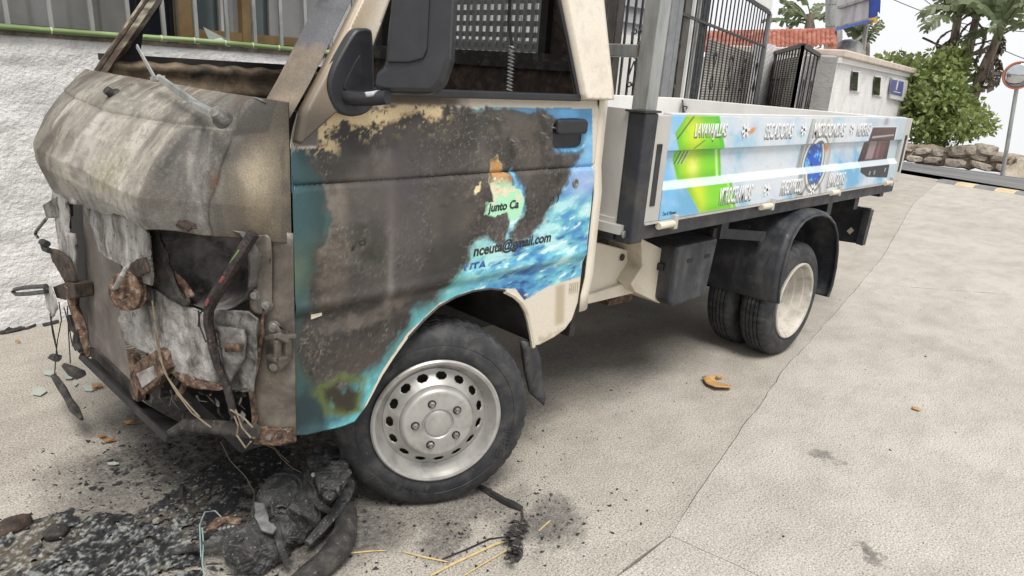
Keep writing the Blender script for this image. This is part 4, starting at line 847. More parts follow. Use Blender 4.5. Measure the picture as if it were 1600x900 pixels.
def doorcol(x, y, z):
    n1 = fbm(x, z, 9, 5, 1); n2 = fbm(x, z, 30, 5, 2); n3 = fbm(x, z, 90, 4, 3); n4 = fbm(x, z, 4.5, 4, 4)
    xw = x + .030*(n2-.5) + .012*(n3-.5); zw = z + .030*(fbm(x, z, 30, 5, 12)-.5) + .012*(fbm(x, z, 90, 4, 13)-.5)
    n = len(x); c = blank(n, (.66,.60,.50), .38)
    # sea print: airbrushed blues with diagonal wave strokes
    wv = WAVE_B(x, z); wf = fbm(x*.55+z*.35, z*2.2-x*.5, 26, 4, 33)
    sea = np.zeros((n,3)); sea[:] = lin(96,190,208)
    def mixin(mask, col):
        k = np.clip(mask,0,1)[:,None]; sea[:] = sea*(1-k)+np.array(col)[None,:]*k
    mixin(sstep(.42,.62,wv), lin(40,140,196)); mixin(sstep(.55,.72,wf)*sstep(.90,.84,z), lin(18,96,160)); mixin(sstep(.62,.74,wv)*sstep(.92,.86,z), lin(12,66,128))
    mixin(sstep(.44,.32,wv)*.8, lin(178,232,234)); mixin(sstep(.62,.74,1-wf)*.8, lin(214,244,246))
    mixin(sstep(.86,.97,z)*.75*sstep(.3,.6,n4+.1), lin(88,170,226)); mixin(np.exp(-((z-.94)/.05)**2-((x-.55)/.07)**2)*.6, lin(176,176,226)); mixin(sstep(1.06,1.14,z)*.7, lin(40,128,184))
    mixin(sstep(.20,.02,x)*sstep(.85,.7,z)*.75, lin(116,214,208)); mixin(sstep(.30,.10,x)*sstep(.70,.8,z)*.6, lin(168,226,200))
    mixin(sstep(.70,.64,z)*sstep(.05,-.05,x)*.6, lin(70,178,190)); mixin(sstep(.48,.40,z)*.6*sstep(.4,.6,n1), lin(36,118,156))
    sea[:] = sea*.86 + .14*sea.mean(1)[:,None]*1.15
    pr = sdpoly(D2([(450,232),(497,232),(560,190),(760,168),(926,170),(926,300),(912,432),(860,448),(822,470),(808,452),(760,452),(690,474),(640,522),(600,582),(560,665),(465,690),(450,690)]), x, z) < 0
    c[pr, :3] = sea[pr]; c[pr, 3] = .28
    strip = sstep(-.325,-.36,xw+.02*(n1-.5))                                 # darkened teal strip by the hinge edge
    tz = np.clip((z-.38)/.68, 0, 1)
    over(c, strip*pr, np.stack([.022+.03*n1, .055+.075*n1, .065+.08*n1], 1), .35); over(c, strip*pr*np.exp(-((z-.80)/.06)**2)*.45, lin(104,116,84)); over(c, strip*pr*sstep(.76,.62,z)*.7*sstep(.35,.6,n1), lin(20,34,44)); over(c, pr*sstep(-.12,-.2,x)*sstep(.56,.5,z)*.55*sstep(.40,.62,n1*.5+n2*.5), lin(22,44,54))
    # soot
    sd_ = sdpoly(CHAR, xw, zw); ch = sstep(.006,-.010,sd_+.016*(fbm(x,z,45,4,19)-.5))
    halo = sstep(.05,0,sd_)*(1-ch)*sstep(.12,.0,x)
    over(c, halo*.6*pr, lin(50,72,60)); over(c, sstep(.16,.0,sd_)*(1-ch)*sstep(-.05,-.22,x)*pr*.55*sstep(.3,.6,n1), lin(30,46,50)); over(c, sstep(.035,.0,sd_)*(1-ch)*pr*.35*sstep(.4,.6,n2), lin(70,72,70))
    base = np.stack([.026+.030*n1, .023+.026*n1, .021+.023*n1], 1)
    over(c, ch, base, .60); over(c, ch*sstep(.50,.68,n4)*.55, lin(86,80,77), .42); over(c, ch*sstep(.52,.70,n1)*.4, lin(98,90,80), .5); rg = sstep(.45,.62,fbm(x,z,5,3,47)); over(c, ch*sstep(.50,.68,n3)*.40*rg, lin(28,25,23), .78); over(c, ch*sstep(.60,.74,fbm(x,z,130,3,45))*.5*rg, lin(118,108,95)); over(c, ch*(1-rg)*sstep(.45,.7,fbm(x,z*.4,12,4,48))*.45, lin(96,90,90), .34); over(c, ch*sstep(.50,.40,n4)*.6, lin(40,36,33), .6); over(c, ch*sstep(1.07,1.10,z+.03*(n2-.5))*.6, lin(60,56,52), .7)  # soot tones, with smooth violet-grey streaks painting a sheen over them
    over(c, ch*np.exp(-((x+.17)/.012)**2)*sstep(.62,.7,z)*sstep(1.03,.95,z)*.55, lin(140,134,130), .4)      # narrow vertical highlight painted on the char
    over(c, ch*np.exp(-((x+.19)/.10)**2)*sstep(.66,.72,z)*sstep(1.08,1.0,z)*.35, lin(98,92,88), .4)
    ck = np.abs(fbm(x, z, 55, 3, 40)-.5); over(c, ch*sstep(.022,.004,ck)*sstep(.45,.6,fbm(x,z,7,3,41))*.75, lin(134,128,120))
    for (u_, v_, ru, rv, col_, k_, ro_) in BLOBS:
        bx_ = at(u_, v_, 'y', 0); g_ = np.exp(-((xw-bx_.x)/ru)**4-((zw-bx_.z)/rv)**4); over(c, ch*g_*k_*(.55+.45*sstep(.35,.6,n2)), np.array(lin(*col_))*.95, ro_)
    rim = np.exp(-(sd_/.004)**2); over(c, rim*.5*pr, lin(52,42,32))
    # left-over shards of print inside the soot
    si = sdpoly(ISLE, x+.010*(n2-.5), z+.010*(n3-.5)); k = sstep(.002,-.002,si); over(c, k, lin(172,226,190), .35); over(c, k*sstep(.94,.98,z), lin(178,134,86)); over(c, k*sstep(.52,.6,n2)*sstep(.88,.92,z), lin(226,214,186)); over(c, k*sstep(.60,.66,n1)*.8, lin(60,48,36)); over(c, k*np.exp(-((x-.235)/.012)**2-((z-.975)/.02)**2), lin(150,84,60))
    over(c, sstep(.002,-.002,sdpoly(ISL2, xw, zw)), lin(222,206,160))
    sl = sdpoly(LOW, xw, zw); over(c, sstep(.015,-.01,sl)*sstep(.35,.55,n2), lin(44,38,30)); over(c, np.exp(-(sl/.012)**2)*.6, lin(96,112,52))
    # blistered cream round the mirror foot
    sc = sdpoly(CREAM, xw, zw); k = sstep(.006,-.006,sc); over(c, k*sstep(.36,.46,n3*.6+n2*.4), lin(214,194,154), .7); over(c, np.exp(-(sc/.007)**2)*sstep(.45,.6,n3)*.8, lin(96,62,36))
    over(c, sstep(.05,.0,sc)*sstep(.56,.62,n3)*(sc > 0)*(z < 1.15), lin(186,168,132))
    sg = sdpoly(GREY, x, z); over(c, sstep(.002,-.002,sg), np.stack([.10+.07*n1,.092+.064*n1,.085+.055*n1],1), .45)
    # beltline: browned left, cream right
    be = sstep(1.158,1.166,z); over(c, be*sstep(.10,-.02,x+.08*(n2-.5)), lin(104,92,78), .45); over(c, be*sstep(-.22,-.30,x), lin(74,66,58))
    # sill below the print: cream with brown tape mark
    lo = (z < .64)*(x > .34); over(c, lo*np.exp(-((x-.515+.12*(z-.5))/.024)**4)*sstep(.46,.48,z)*sstep(.62,.60,z)*.6, lin(150,132,98)); over(c, lo*sstep(.47,.43,z)*.5*sstep(.4,.6,n2), lin(150,128,98))
    return c
paint(door, doorcol)
co_ = np.empty(len(door.data.vertices)*3); door.data.vertices.foreach_get('co', co_); co_ = co_.reshape(-1,3); sd_ = sdpoly(CHAR, co_[:,0], co_[:,2])
co_[:,1] -= sstep(.0,-.01,sd_)*(.0016*(fbm(co_[:,0],co_[:,2],70,4,90)-.5) + .0035*np.clip(fbm(co_[:,0],co_[:,2],28,4,91)-.56,0,1)*3); door.data.vertices.foreach_set('co', co_.ravel()); door.data.update()
# parts of the door
cu = [(x, z) for x, z in ((.405,1.115),(.42,1.13),(.53,1.13),(.545,1.115),(.55,1.06),(.54,1.045),(.41,1.045),(.402,1.06))]
MB().prism([(x, .0155, z) for x, z in cu], (0,.004,0)).build('handle_cup', 'black_plastic', door)
MB().prism([(x, -.012, z) for x, z in ((.403,1.122),(.412,1.131),(.533,1.131),(.542,1.122),(.542,1.094),(.533,1.088),(.412,1.088),(.403,1.094))], (0,.02,0)).build('handle', 'black_plastic', door, bevel=.006)
MB().lathe([(-.002,.0135),(.004,.0135),(.006,.011),(.005,.007),(.003,.006),(.003,0)], Matrix.Translation((.512,-.004,.94)) @ Matrix.Rotation(PI/2,4,'X'), 24).build('lock', 'nut', door, smooth=True)
MB().prism([(-.385,.006,.672),(-.357,.006,.676),(-.357,.006,.694),(-.385,.006,.69)], (0,-.003,0)).build('metal_tag', 'cream_dirty', door)
MB().bar((-.235,-.004,1.190),(.495,-.004,1.193), .020, .020).build('window_strip', 'black_plastic', door, bevel=.004)
for k in range(5): MB().box((.548+.010*k,.003,.575),(.552+.010*k,.007,.608)).build('vent_slot', 'cream_dirty', door)
MT['ink_black'] = pm('black_lettering', [(.02,.02,.022), (.03,.03,.03)], 20, .4, bst=0); MT['ink_blue'] = pm('blue_lettering', [(.03,.09,.32), (.04,.12,.38)], 20, .4, bst=0); MT['ink_grey'] = pm('sooted_lettering', [(.02,.02,.018), (.05,.05,.045)], 20, .5, bst=0)
yl = -.0062
text_part('lettering', 'nceuta@gmail.com', .104, .418, .750, .792, yl, 'ink_black', door, .12, .02, bold=.028)
text_part('lettering', 'UTA', .072, .155, .717, .742, yl, 'ink_blue', door, .15, .02, bold=.03)
text_part('lettering', 'junto Ca', .150, .268, .872, .905, yl, 'ink_black', door, .12, .02, bold=.028)
text_part('lettering', 'o )', .400, .440, .884, .912, yl, 'ink_black', door, .12, .02, bold=.012)
text_part('lettering', 'yd', -.285, -.245, .826, .860, yl, 'ink_grey', door, .05, .02, bold=.012)
# peeling vinyl flakes standing off the soot
MT['flake'] = pm('peeled_vinyl', [(.05,.048,.045), (.10,.095,.09)], 30, .5, bst=.1)
for (u, v, s) in ((795,216,.022),(845,178,.03),(842,205,.02),(858,196,.016),(700,170,.02),(772,182,.03),(850,212,.014)):
    p = at(u, v, 'y', -.006); q = [p, p+Vector((s,-.004,-.003)), p+Vector((s*1.1,-.014,-s*.5)), p+Vector((s*.3,-.011,-s*.45))]
    sheet('peeled_flake', q, 'flake', door, .0008, sub=1, amp=.002, freq=60)
# ---------------- door mirror
mir = MB().prism([Vector((p.x, -.010, p.z)) for p in P(round_outline([(507,140),(511,112),(530,74),(546,49),(558,44),(570,45),(575,54),(577,100),(578,150),(574,168),(558,179),(536,180),(517,168)], 4), 'y', -.02)], (0,-.030,0)).build('mirror_base', 'black_plastic', T, bevel=.012, smooth=True)
MB().prism([Vector((p.x, -.0375, p.z)) for p in P(round_outline([(536,136),(549,106),(560,88),(563,92),(564,140),(550,143)], 4), 'y', -.040)], (0,-.006,0)).build('inset', 'black_plastic', mir, bevel=.003)
arm = MB(); arm.tube([at(538,150,'y',-.03), at(556,154,'y',-.06), at(580,154,'y',-.10), at(606,152,'y',-.14)], [.016,.017,.016,.015], 10); arm.build('mirror_arm', 'black_plastic', mir, smooth=True)
MT['scratch'] = pm('scratched_white_plastic', [(.35,.36,.38), (.6,.61,.64)], 60, .6, bst=.3)
sheet('scraped_patch', [at(u, v, 'y', -.118) for u, v in ((570,144),(592,141),(604,148),(607,162),(598,156),(586,150),(572,151))], 'scratch', mir, .002, sub=2, amp=.003, freq=40)
HN = Vector((-.72,-.68,.08)).normalized(); HC = Vector((-.235,-.16,1.30))
hp = lambda pts, off=0: [atp(u, v, HC+HN*off, HN) for u, v in pts]
head = MB().prism(hp([(628,-120),(612,-10),(604,60),(600,103),(586,112),(583,138),(600,145),(676,146),(692,128),(704,92),(708,0),(708,-120)]), -HN*.085).build('mirror_head', 'black_plastic', T, bevel=.016)
MB().prism(hp([(632,-100),(617,-10),(610,55),(606,98),(640,98),(662,92),(668,78),(672,0),(672,-100)], .0), HN*.007).build('shell_panel', 'black_plastic', head, bevel=.006)
# ---------------- wiper and nozzle
WX = -.50
wp = thing  # (parts below belong to the truck)
wi = MB(); wi.bar(at(214,72,'x',-.50), at(243,124,'x',-.52), .010, .004, up=(-1,0,0)); o = wi.build('wiper_arm', 'galv', T)
wi = MB(); wi.bar(at(241,124,'x',-.52), at(252,122,'x',-.525), .02, .012); wi.bar(at(248,121,'x',-.525), at(306,162,'x',-.55), .016, .008, up=(-1,0,0)); wi.bar(at(303,162,'x',-.55), at(338,180,'x',-.56), .020, .014); wi.build('wiper_arm', 'galv', T, bevel=.002)
pv = at(343,181,'x',-.555)
MB().lathe([(0,.020),(.012,.020),(.020,.014),(.032,.012),(.034,0)], Matrix.Translation(pv+Vector((.012,.005,-.01))) @ Vector((-.75,-.3,.6)).to_track_quat('Z','Y').to_matrix().to_4x4(), 20).build('wiper_pivot', 'ash_grey', T, smooth=True)
nv = at(178,149,'x',-.535); MB().lathe([(-.01,.022),(.004,.02),(.008,.012),(.025,.011),(.027,0)], Matrix.Translation(nv) @ Vector((-.8,-.2,.6)).to_track_quat('Z','Y').to_matrix().to_4x4(), 14).build('washer_nozzle', 'char', T, smooth=True)
# ---------------- burnt lower front
XA = -.56
PX = lambda pts, x=XA: P(pts, 'x', x-.055)
MB().prism(PX([(129,318),(152,330),(190,420),(188,475),(196,540),(206,606),(141,548),(136,470)], -.548), (.05,0,0)).build('radiator_core', None, T)
rad = [o for o in T.children if o.name.startswith('radiator_core')][0]
m_, t_, b_ = newmat('radiator_fins'); gp = N(t_, 'ShaderNodeNewGeometry'); 
w1 = N(t_, 'ShaderNodeTexWave', wave_type='BANDS', bands_direction='Z'); w1.inputs['Scale'].default_value = 42; t_.links.new(gp.outputs['Position'], w1.inputs['Vector'])
w2 = N(t_, 'ShaderNodeTexWave', wave_type='BANDS', bands_direction='Y'); w2.inputs['Scale'].default_value = 55; t_.links.new(gp.outputs['Position'], w2.inputs['Vector'])
nn_ = noise_node(t_, 6, 6, .7); cc = ramp(t_, nn_.outputs[0], [(.3, (.11,.09,.08)), (.5, (.20,.175,.155)), (.7, (.34,.31,.28))]).outputs[0]
mulf = N(t_, 'ShaderNodeMath', operation='MULTIPLY'); t_.links.new(w1.outputs['Fac'], mulf.inputs[0]); t_.links.new(w2.outputs['Fac'], mulf.inputs[1])
cc = mixc(t_, 1, cc, ramp(t_, mulf.outputs[0], [(.0, (.6,.6,.6)), (.5, (1.15,1.15,1.15))]).outputs[0], 'MULTIPLY'); t_.links.new(cc, b_.inputs['Base Color']); b_.inputs['Roughness'].default_value = .8; bump(t_, b_, mulf.outputs[0], .5, .004)
rad.data.materials.append(m_)
MB().prism(PX([(136,543),(147,546),(208,604),(208,624),(196,618),(148,572)], -.557), (.07,0,0)).build('radiator_frame', 'char', T)
MB().prism(PX([(96,302),(112,292),(136,318),(138,470),(142,545),(128,520),(118,440),(104,380)], -.47), (.02,0,0)).build('dark_opening', 'soot', T)  # black sheet standing in for the shaded opening beside the radiator
sheet('front_panel', PX([(128,312),(160,324),(196,338),(218,350),(233,363),(234,400),(239,446),(216,441),(197,417),(168,404),(157,392),(150,370),(140,340)], -.578), 'ash', T, .004, sub=5, amp=.008, freq=12, seed=2)
sheet('front_panel', PX([(203,420),(215,405),(230,402),(236,425),(222,432),(206,434)], -.588), 'rust_dark', T, .006, sub=3, amp=.006, freq=30, seed=7)
sheet('front_panel', PX([(206,443),(228,440),(241,452),(243,478),(225,478),(212,470)], -.566), 'char', T, .004, sub=3, amp=.006, freq=20, seed=9)
sheet('lock_strip', PX([(108,300),(130,303),(142,315),(128,320),(112,318)], -.59), 'ash', T, .006, sub=3, amp=.004, freq=30, seed=8)
sheet('frame_upright', PX([(88,280),(100,288),(114,296),(106,318),(96,345),(97,365),(104,362),(118,365),(122,380),(121,412),(122,440),(112,446),(103,430),(98,395),(90,350),(84,318)], -.575), 'ash', T, .008, sub=4, amp=.006, freq=16, seed=4)
MB().prism(PX([(66,320),(90,306),(92,340),(72,341)], -.585), (.04,0,0)).build('far_bracket', 'ash_grey', T, bevel=.003)
sheet('far_bracket', PX([(80,388),(92,390),(108,402),(116,415),(121,440),(106,440),(97,424),(86,408)], -.59), 'rust_dark', T, .008, sub=3, amp=.006, freq=24, seed=5)
MB().prism(PX([(82,448),(104,440),(116,443),(118,466),(100,469),(88,466)], -.60), (.05,0,0)).build('far_bracket', 'rust_dark', T, bevel=.004)
sheet('melted_foil', PX([(69,448),(80,446),(88,466),(91,482),(84,496),(76,480)], -.612), 'ash', T, .004, sub=3, amp=.008, freq=30, seed=6)
rd = PX([(72,447),(40,449),(24,452),(20,456),(26,460),(44,459),(72,456)], -.625); MB().tube(rd, .0075, 8).build('tow_hook', 'black_metal', T, smooth=True)
for pts, r, mt in (([(73,341),(66,350),(57,361),(55,366),(59,371)], .005, 'ash_grey'), ([(66,376),(70,388),(78,392)], .010, 'char'), ([(65,378),(74,381)], .010, 'char')):
    MB().tube(PX(pts, -.60), r, 7, jitter=.1).build('bent_rod', mt, T, smooth=True)
MB().tube(PX([(113,446),(113,462),(116,480),(124,500),(129,520),(131,540),(136,558)], -.585), [.02,.018,.016,.015,.015,.014,.012], 8, jitter=.12).build('frame_rail', 'rust', T, smooth=True)
fm = MB(); fm.bar(PX([(126,556)], -.60)[0], PX([(262,686)], -.56)[0], .018, .008, up=(-1,0,.4)); fm.build('lower_bar', 'soot', T)
o = sheet('dark_underside', [PX([(128,558)], -.60)[0], PX([(150,566)], -.57)[0], PX([(208,622)], -.54)[0], PX([(290,668)], -.48)[0], PX([(262,684)], -.56)[0]], 'soot', T, .004, sub=4, amp=.010, freq=16)
MB().tube([PX([(255,684)], -.555)[0], PP([(292,664)])[0], PP([(345,668)])[0], PP([(398,674)])[0]], [.010,.018,.018,.018], 10).build('cross_tube', 'char', T, smooth=True)
hr = Vector((-.85,-.5,.12)); hc = PX([(201,455)], -.605)[0]
MB().lathe([(-.02,.0),(-.02,.044),(-.006,.047),(-.002,.043),(.004,.047),(.014,.046),(.018,.036),(.020,.018),(.026,.014),(.026,0)], Matrix.Translation(hc) @ hr.to_track_quat('Z','Y').to_matrix().to_4x4(), 28).build('horn', 'rust', T, smooth=True)
MB().bar(PX([(215,455)], -.585)[0], PX([(240,460)], -.56)[0], .03, .02).build('horn_bracket', 'rust_dark', T)
MB().tube([PX([(196,420)], -.61)[0], PX([(190,432)], -.63)[0], PX([(182,448)], -.635)[0], PX([(178,450)], -.63)[0]], .006, 7).build('bent_rod', 'ash', T, smooth=True)
sheet('lower_panel', PP([(188,444),(212,455),(240,446),(262,460),(292,477),(318,487),(324,503),(340,520),(350,555),(352,598),(342,604),(326,606),(300,600),(278,588),(264,578),(262,556),(240,556),(225,548),(206,540),(192,528),(187,500)], .01), 'ash', T, .005, sub=5, amp=.020, freq=9, seed=11)
sheet('lower_panel', PP([(320,488),(345,484),(388,486),(402,498),(402,560),(397,612),(380,612),(356,606),(346,560),(338,520)], .0), 'ash_grey', T, .005, sub=4, amp=.014, freq=12, seed=13)
sheet('panel_rib', PP([(344,508),(382,514),(386,526),(384,560),(360,600),(352,560)], .012), 'ash_grey', T, .01, sub=3, amp=.006, freq=20, seed=14)
sheet('rusty_clip', PP([(353,536),(382,537),(381,548),(354,549)], .026), 'rust', T, .005, sub=2, amp=.003, freq=40)
sheet('frayed_edge', PP([(266,579),(300,593),(330,600),(352,598),(356,606),(340,611),(300,604),(272,588)], .022), 'rust', T, .004, sub=4, amp=.008, freq=30, seed=17)
0 and sheet('frayed_edge', PP([(187,505),(210,530),(236,545),(262,552),(262,560),(232,556),(206,544),(188,530)], .022), 'rust', T, .005, sub=4, amp=.006, freq=30, seed=18)
# headlamp bucket
O_ = PP(round_outline([(240,352),(262,342),(300,349),(340,356),(374,364),(388,392),(391,430),(380,468),(346,487),(306,478),(272,458),(250,424),(241,385)], 2))
cb = sum(O_, Vector())/len(O_); bk = -PB[1]
m = MB(); rings = []
Or = []
for i in range(len(O_)):
    for q in range(3): Or.append(O_[i].lerp(O_[(i+1) % len(O_)], q/3))
for k in range(9):
    s = k/8; rings.append([cb + (p-cb)*(1-.55*s**2.2) + bk*(.15*math.sin(s*PI/2)) + Vector((0,0,.02*s)) + Vector((random.uniform(-1,1),random.uniform(-1,1),random.uniform(-1,1)))*.004*min(1,k) for p in Or])
n_ = len(Or); m.add([p for r in rings for p in r], [(i*n_+k, i*n_+(k+1) % n_, (i+1)*n_+(k+1) % n_, (i+1)*n_+k) for i in range(8) for k in range(n_)] + [tuple(range(8*n_, 9*n_))])
m.build('headlamp_bucket', pm('burnt_bucket', [(.02,.019,.018), (.11,.10,.095), (.32,.30,.285)], 7, .75, bs=80, bst=.6, fine=(30, (.22,.16,.13), .60)), T, smooth=True)
sheet('bucket_wall', PP([(233,362),(241,345),(244,390),(254,428),(274,458),(300,474),(290,479),(262,462),(240,448),(236,410)], .014), 'char', T, .006, sub=4, amp=.008, freq=22, seed=20)
sheet('bucket_lip', PP([(236,346),(240,334),(262,332),(306,350),(308,358),(298,358),(262,344),(246,348)], .05), 'rust_dark', T, .01, sub=4, amp=.008, freq=30, seed=21)
sheet('bucket_shelf', PP([(270,420),(290,436),(306,460),(300,466),(282,452),(262,430)], .0), 'rust', T, .006, sub=3, amp=.01, freq=30, seed=22)
PC = (Vector((-.432,0.003,0)), Vector((-.76,-.65,0)).normalized())
I_ = lambda pts, off=0: PP(pts, off, PC)
sheet('hinge_pillar', I_([(386,358),(428,360),(459,364),(463,686),(432,690),(398,690),(396,650),(404,600),(402,560),(408,500),(394,486),(388,450),(391,410)]), 'bronze', T, .004, sub=4, amp=.003, freq=8, seed=23)
sheet('lamp_mount', I_([(390,368),(418,366),(424,372),(426,400),(426,480),(414,492),(394,488),(389,450)], .010), 'bronze', T, .005, sub=3, amp=.004, freq=10, seed=24)
for (u, v, w_) in ((395,382,5),(400,430,4),(398,447,5)): MB().prism(I_([(u-w_,v-w_),(u+w_-2,v-w_),(u+w_-2,v+w_-1),(u-w_,v+w_-1)], .016), -PC[1]*.004).build('slot', 'soot', T)
boltq = PC[1].to_track_quat('Z','Y').to_matrix().to_4x4()
for (u, v, r) in ((397,461,.009),(416,477,.010),(427,512,.011),(428,573,.011),(420,683,.008)):
    p = I_([(u,v)], .018)[0]; MB().lathe([(0,r*1.4),(.003,r*1.4),(.003,r),(.010,r*.9),(.011,0)], Matrix.Translation(p-PC[1]*.006) @ boltq, 12).build('bolt', 'nut', T)
hg = sheet('door_hinge', I_([(418,508),(426,502),(436,508),(444,524),(456,528),(458,560),(446,572),(432,584),(420,576),(416,545)], .014), 'bronze', T, .006, sub=1)
hb = MB(); q = lambda u, v, o: I_([(u, v)], o)[0]
for a, b in (((418,528,.03),(434,524,.05)), ((434,524,.05),(450,532,.03)), ((449,532,.03),(449,556,.03)), ((449,558,.03),(434,562,.05)), ((434,562,.05),(420,556,.03)), ((434,530,.045),(434,560,.045)), ((440,527,.03),(462,524,.012))): hb.bar(q(*a), q(*b), .010, .016, up=(-.9,-.3,0))
hb.build('hinge_arm', 'bronze', hg, bevel=.002)
MB().tube(I_([(410,478),(412,490),(409,505),(411,520),(405,540),(404,560),(399,575),(393,595),(391,610),(396,630),(398,650),(396,670),(400,688)], .014), [.002,.004,.005,.004,.006,.005,.006,.008,.006,.005,.006,.005,.005], 7, jitter=.45).build('melted_seal', 'rust', T, smooth=True)
sheet('pillar_foot', I_([(398,664),(430,668),(462,668),(464,688),(440,694),(398,692)], .008), 'rust', T, .008, sub=3, amp=.004, freq=20)
MB().prism(PP([(207,574),(214,566),(244,546),(258,552),(263,576),(250,590),(240,604),(222,619),(214,604)], .035), -PB[1]*.03).build('bumper_bracket', 'rust', T, bevel=.003)
MB().prism(PP([(213,584),(238,572),(244,590),(222,606)], .038), -PB[1]*.004).build('bumper_bracket', 'ash', T)
MB().prism(PX([(198,548),(207,556),(217,600),(215,628),(206,622),(203,590)], -.565), (.02,0,0)).build('frame_rail', 'rust', T)
MB().prism(PX([(216,600),(252,584),(252,622),(216,628)], -.535), (.06,0,0)).build('frame_box', 'soot', T)
MB().tube([at(308,596,'x',-.40), at(316,658,'x',-.40)], .022, 10).build('strut', 'soot', T, smooth=True)
MB().tube(PP([(293,592),(284,610),(277,622)], -.01), .009, 7).build('bent_rod', 'rust', T, smooth=True)
MB().box((-.50,.16,.29),(-.06,1.22,.33)).build('dark_underside', 'soot', T)  # dark plate added to darken the view under the front and shadow the ground
rc = random.Random(4)
for k in range(46):                                                  # torn strips and stubs along the lower edge
    u = rc.uniform(210,400); v = 560+60*((u-210)/190)**.6+rc.uniform(-10,55); a = PP([(u, v)], rc.uniform(-.04,.03))[0]; d = Vector((rc.uniform(-.02,.02), rc.uniform(-.04,.04), rc.uniform(-.05,.0)))
    if k % 3: MB().tube([a, a+d*.5+Vector((rc.uniform(-.01,.01),0,rc.uniform(-.008,.008))), a+d], [rc.uniform(.001,.004), rc.uniform(.001,.003), .001], 5, jitter=.3).build('torn_wire', rc.choice(['soot','char','rust_dark','wire_tan2' if 0 else 'char']), T)
    else: sheet('torn_strip', [a, a+Vector((0,.02,.004)), a+d+Vector((0,.015,0)), a+d*.9], rc.choice(['char','ash_grey','rust','soot']), T, .002, sub=2, amp=.006, freq=40, seed=k)
# charred cable loom
MT['loom'] = pm('charred_cable_loom', [(.008,.007,.008), (.02,.015,.014), (.06,.035,.03)], 60, .5, bs=190, bst=1.0, fine=(85, (.22,.13,.11), .64))
hpts = [(378,368),(370,392),(360,412),(352,432),(344,448),(332,466),(325,484),(325,505),(330,525),(334,548),(340,572),(350,592),(356,612),(362,632),(366,652)]
lp = [p + PB[1]*(-.03*math.exp(-k/2.0)) for k, p in enumerate(PP(hpts, .035))]
MB().tube(lp, [.012,.013,.013,.012,.013,.014,.013,.011,.010,.010,.010,.009,.010,.009,.007], 9, jitter=.22).build('cable_loom', 'loom', T, smooth=True)
MB().tube([p+Vector((.004,.012,.0)) for p in lp[:9]], .004, 6, jitter=.2).build('cable', 'soot', T, smooth=True)
MT['wire_green'] = pm('green_wire', [(.05,.15,.025), (.10,.25,.05)], 20, .5, bst=0); MT['wire_red'] = pm('red_wire', [(.16,.03,.035), (.25,.08,.08)], 20, .5, bst=0); MT['wire_tan'] = pm('tan_wire', [(.12,.10,.07), (.22,.18,.12)], 40, .6, bst=0)
MB().tube([p+PB[1]*.010 for p in lp[1:3]], .0035, 6).build('cable', 'wire_green', T); MB().tube([lp[3]+PB[1]*.010, lp[3].lerp(lp[4],.5)+PB[1]*.011], .004, 6).build('cable', 'wire_red', T); MB().tube([lp[5]+PB[1]*.012, lp[5].lerp(lp[6],.5)+PB[1]*.012], .004, 6).build('cable', 'wire_red', T)
for pts, mt in (([(238,470),(244,510),(250,550),(256,580),(275,612),(300,645),(330,668)], 'wire_tan'), ([(242,520),(250,560),(262,590),(285,622),(312,652)], 'wire_tan'), ([(310,485),(312,510),(322,535)], 'soot'), ([(325,476),(312,490),(310,510)], 'soot'),
                ([(366,650),(372,665),(370,680),(384,700),(392,690)], 'wire_tan'), ([(360,640),(380,652),(395,668)], 'wire_tan'), ([(368,640),(378,668),(392,684)], 'wire_tan')):
    MB().tube(PP(pts, .045), .0022, 5).build('loose_wire', mt, T)
for pts in ([(84,470),(80,500),(86,530),(90,556)], [(92,472),(96,500),(90,530),(87,556)], [(78,490),(82,520),(88,545)], [(100,480),(108,510),(112,535),(118,548)], [(105,478),(107,520),(110,568)], [(87,562),(85,590),(95,602)]):
    MB().tube(PX(pts, -.61), .0018, 5).build('loose_wire', 'soot', T)
MB().tube(PX([(108,492),(112,512),(118,520),(120,538),(126,548)], -.605), [.006,.010,.007,.011,.007], 7, jitter=.3).build('burnt_connector', 'soot', T)
for pts, rr in (([(82,558),(90,560)], [.012,.012]), ([(100,572),(112,578),(126,584)], [.010,.016,.016]), ([(86,588),(96,604),(106,622),(118,640),(128,655)], [.010,.014,.012,.013,.006])):
    MB().tube(PX(pts, -.61), rr, 7, jitter=.35).build('burnt_connector', 'char', T)
# ---------------- wheels
def tyre(m, mtx, R, wdt, n=150):
    rb = R*.64
    prof = [(-.010,rb),(-.003,rb+.008),(.001,rb+.022),(.003,R*.80),(.001,R*.81),(.0025,R*.815),(-.002,R*.885),(-.010,R*.935),(-.020,R*.972),(-.027,R*.985)]
    tw = wdt-.054; tread = []
    for k in range(5):
        a = -.027 - tw*(k/5) - .003; b = -.027 - tw*((k+1)/5) + .003
        tread += [(a, R*(1-.004*abs(k-2)**1.2)), (b, R*(1-.004*abs(k-2)**1.2))]
        if k < 4: tread += [(b-.0012, R-.010), (b-.0048, R-.010)]
    back = [(-wdt-h, r) for h, r in reversed(prof)]
    full = prof + tread + back; i0 = len(prof)-2; i1 = len(prof)+len(tread)+2; L = len(full); vs = []; fs = []
    for k in range(n):
        a = 2*PI*k/n
        for j, (h, r) in enumerate(full):
            rr = r
            if i0 <= j < i1 and k % 3 == 0: rr = r - .0045
            sk = (.3*(h+wdt/2)) if i0 <= j < i1 else 0
            vs.append(mtx @ Vector((rr*math.cos(a+sk), rr*math.sin(a+sk), h)))
    for k in range(n):
        for j in range(L-1): fs.append((k*L+j, ((k+1) % n)*L+j, ((k+1) % n)*L+j+1, k*L+j+1))
    m.add(vs, fs)
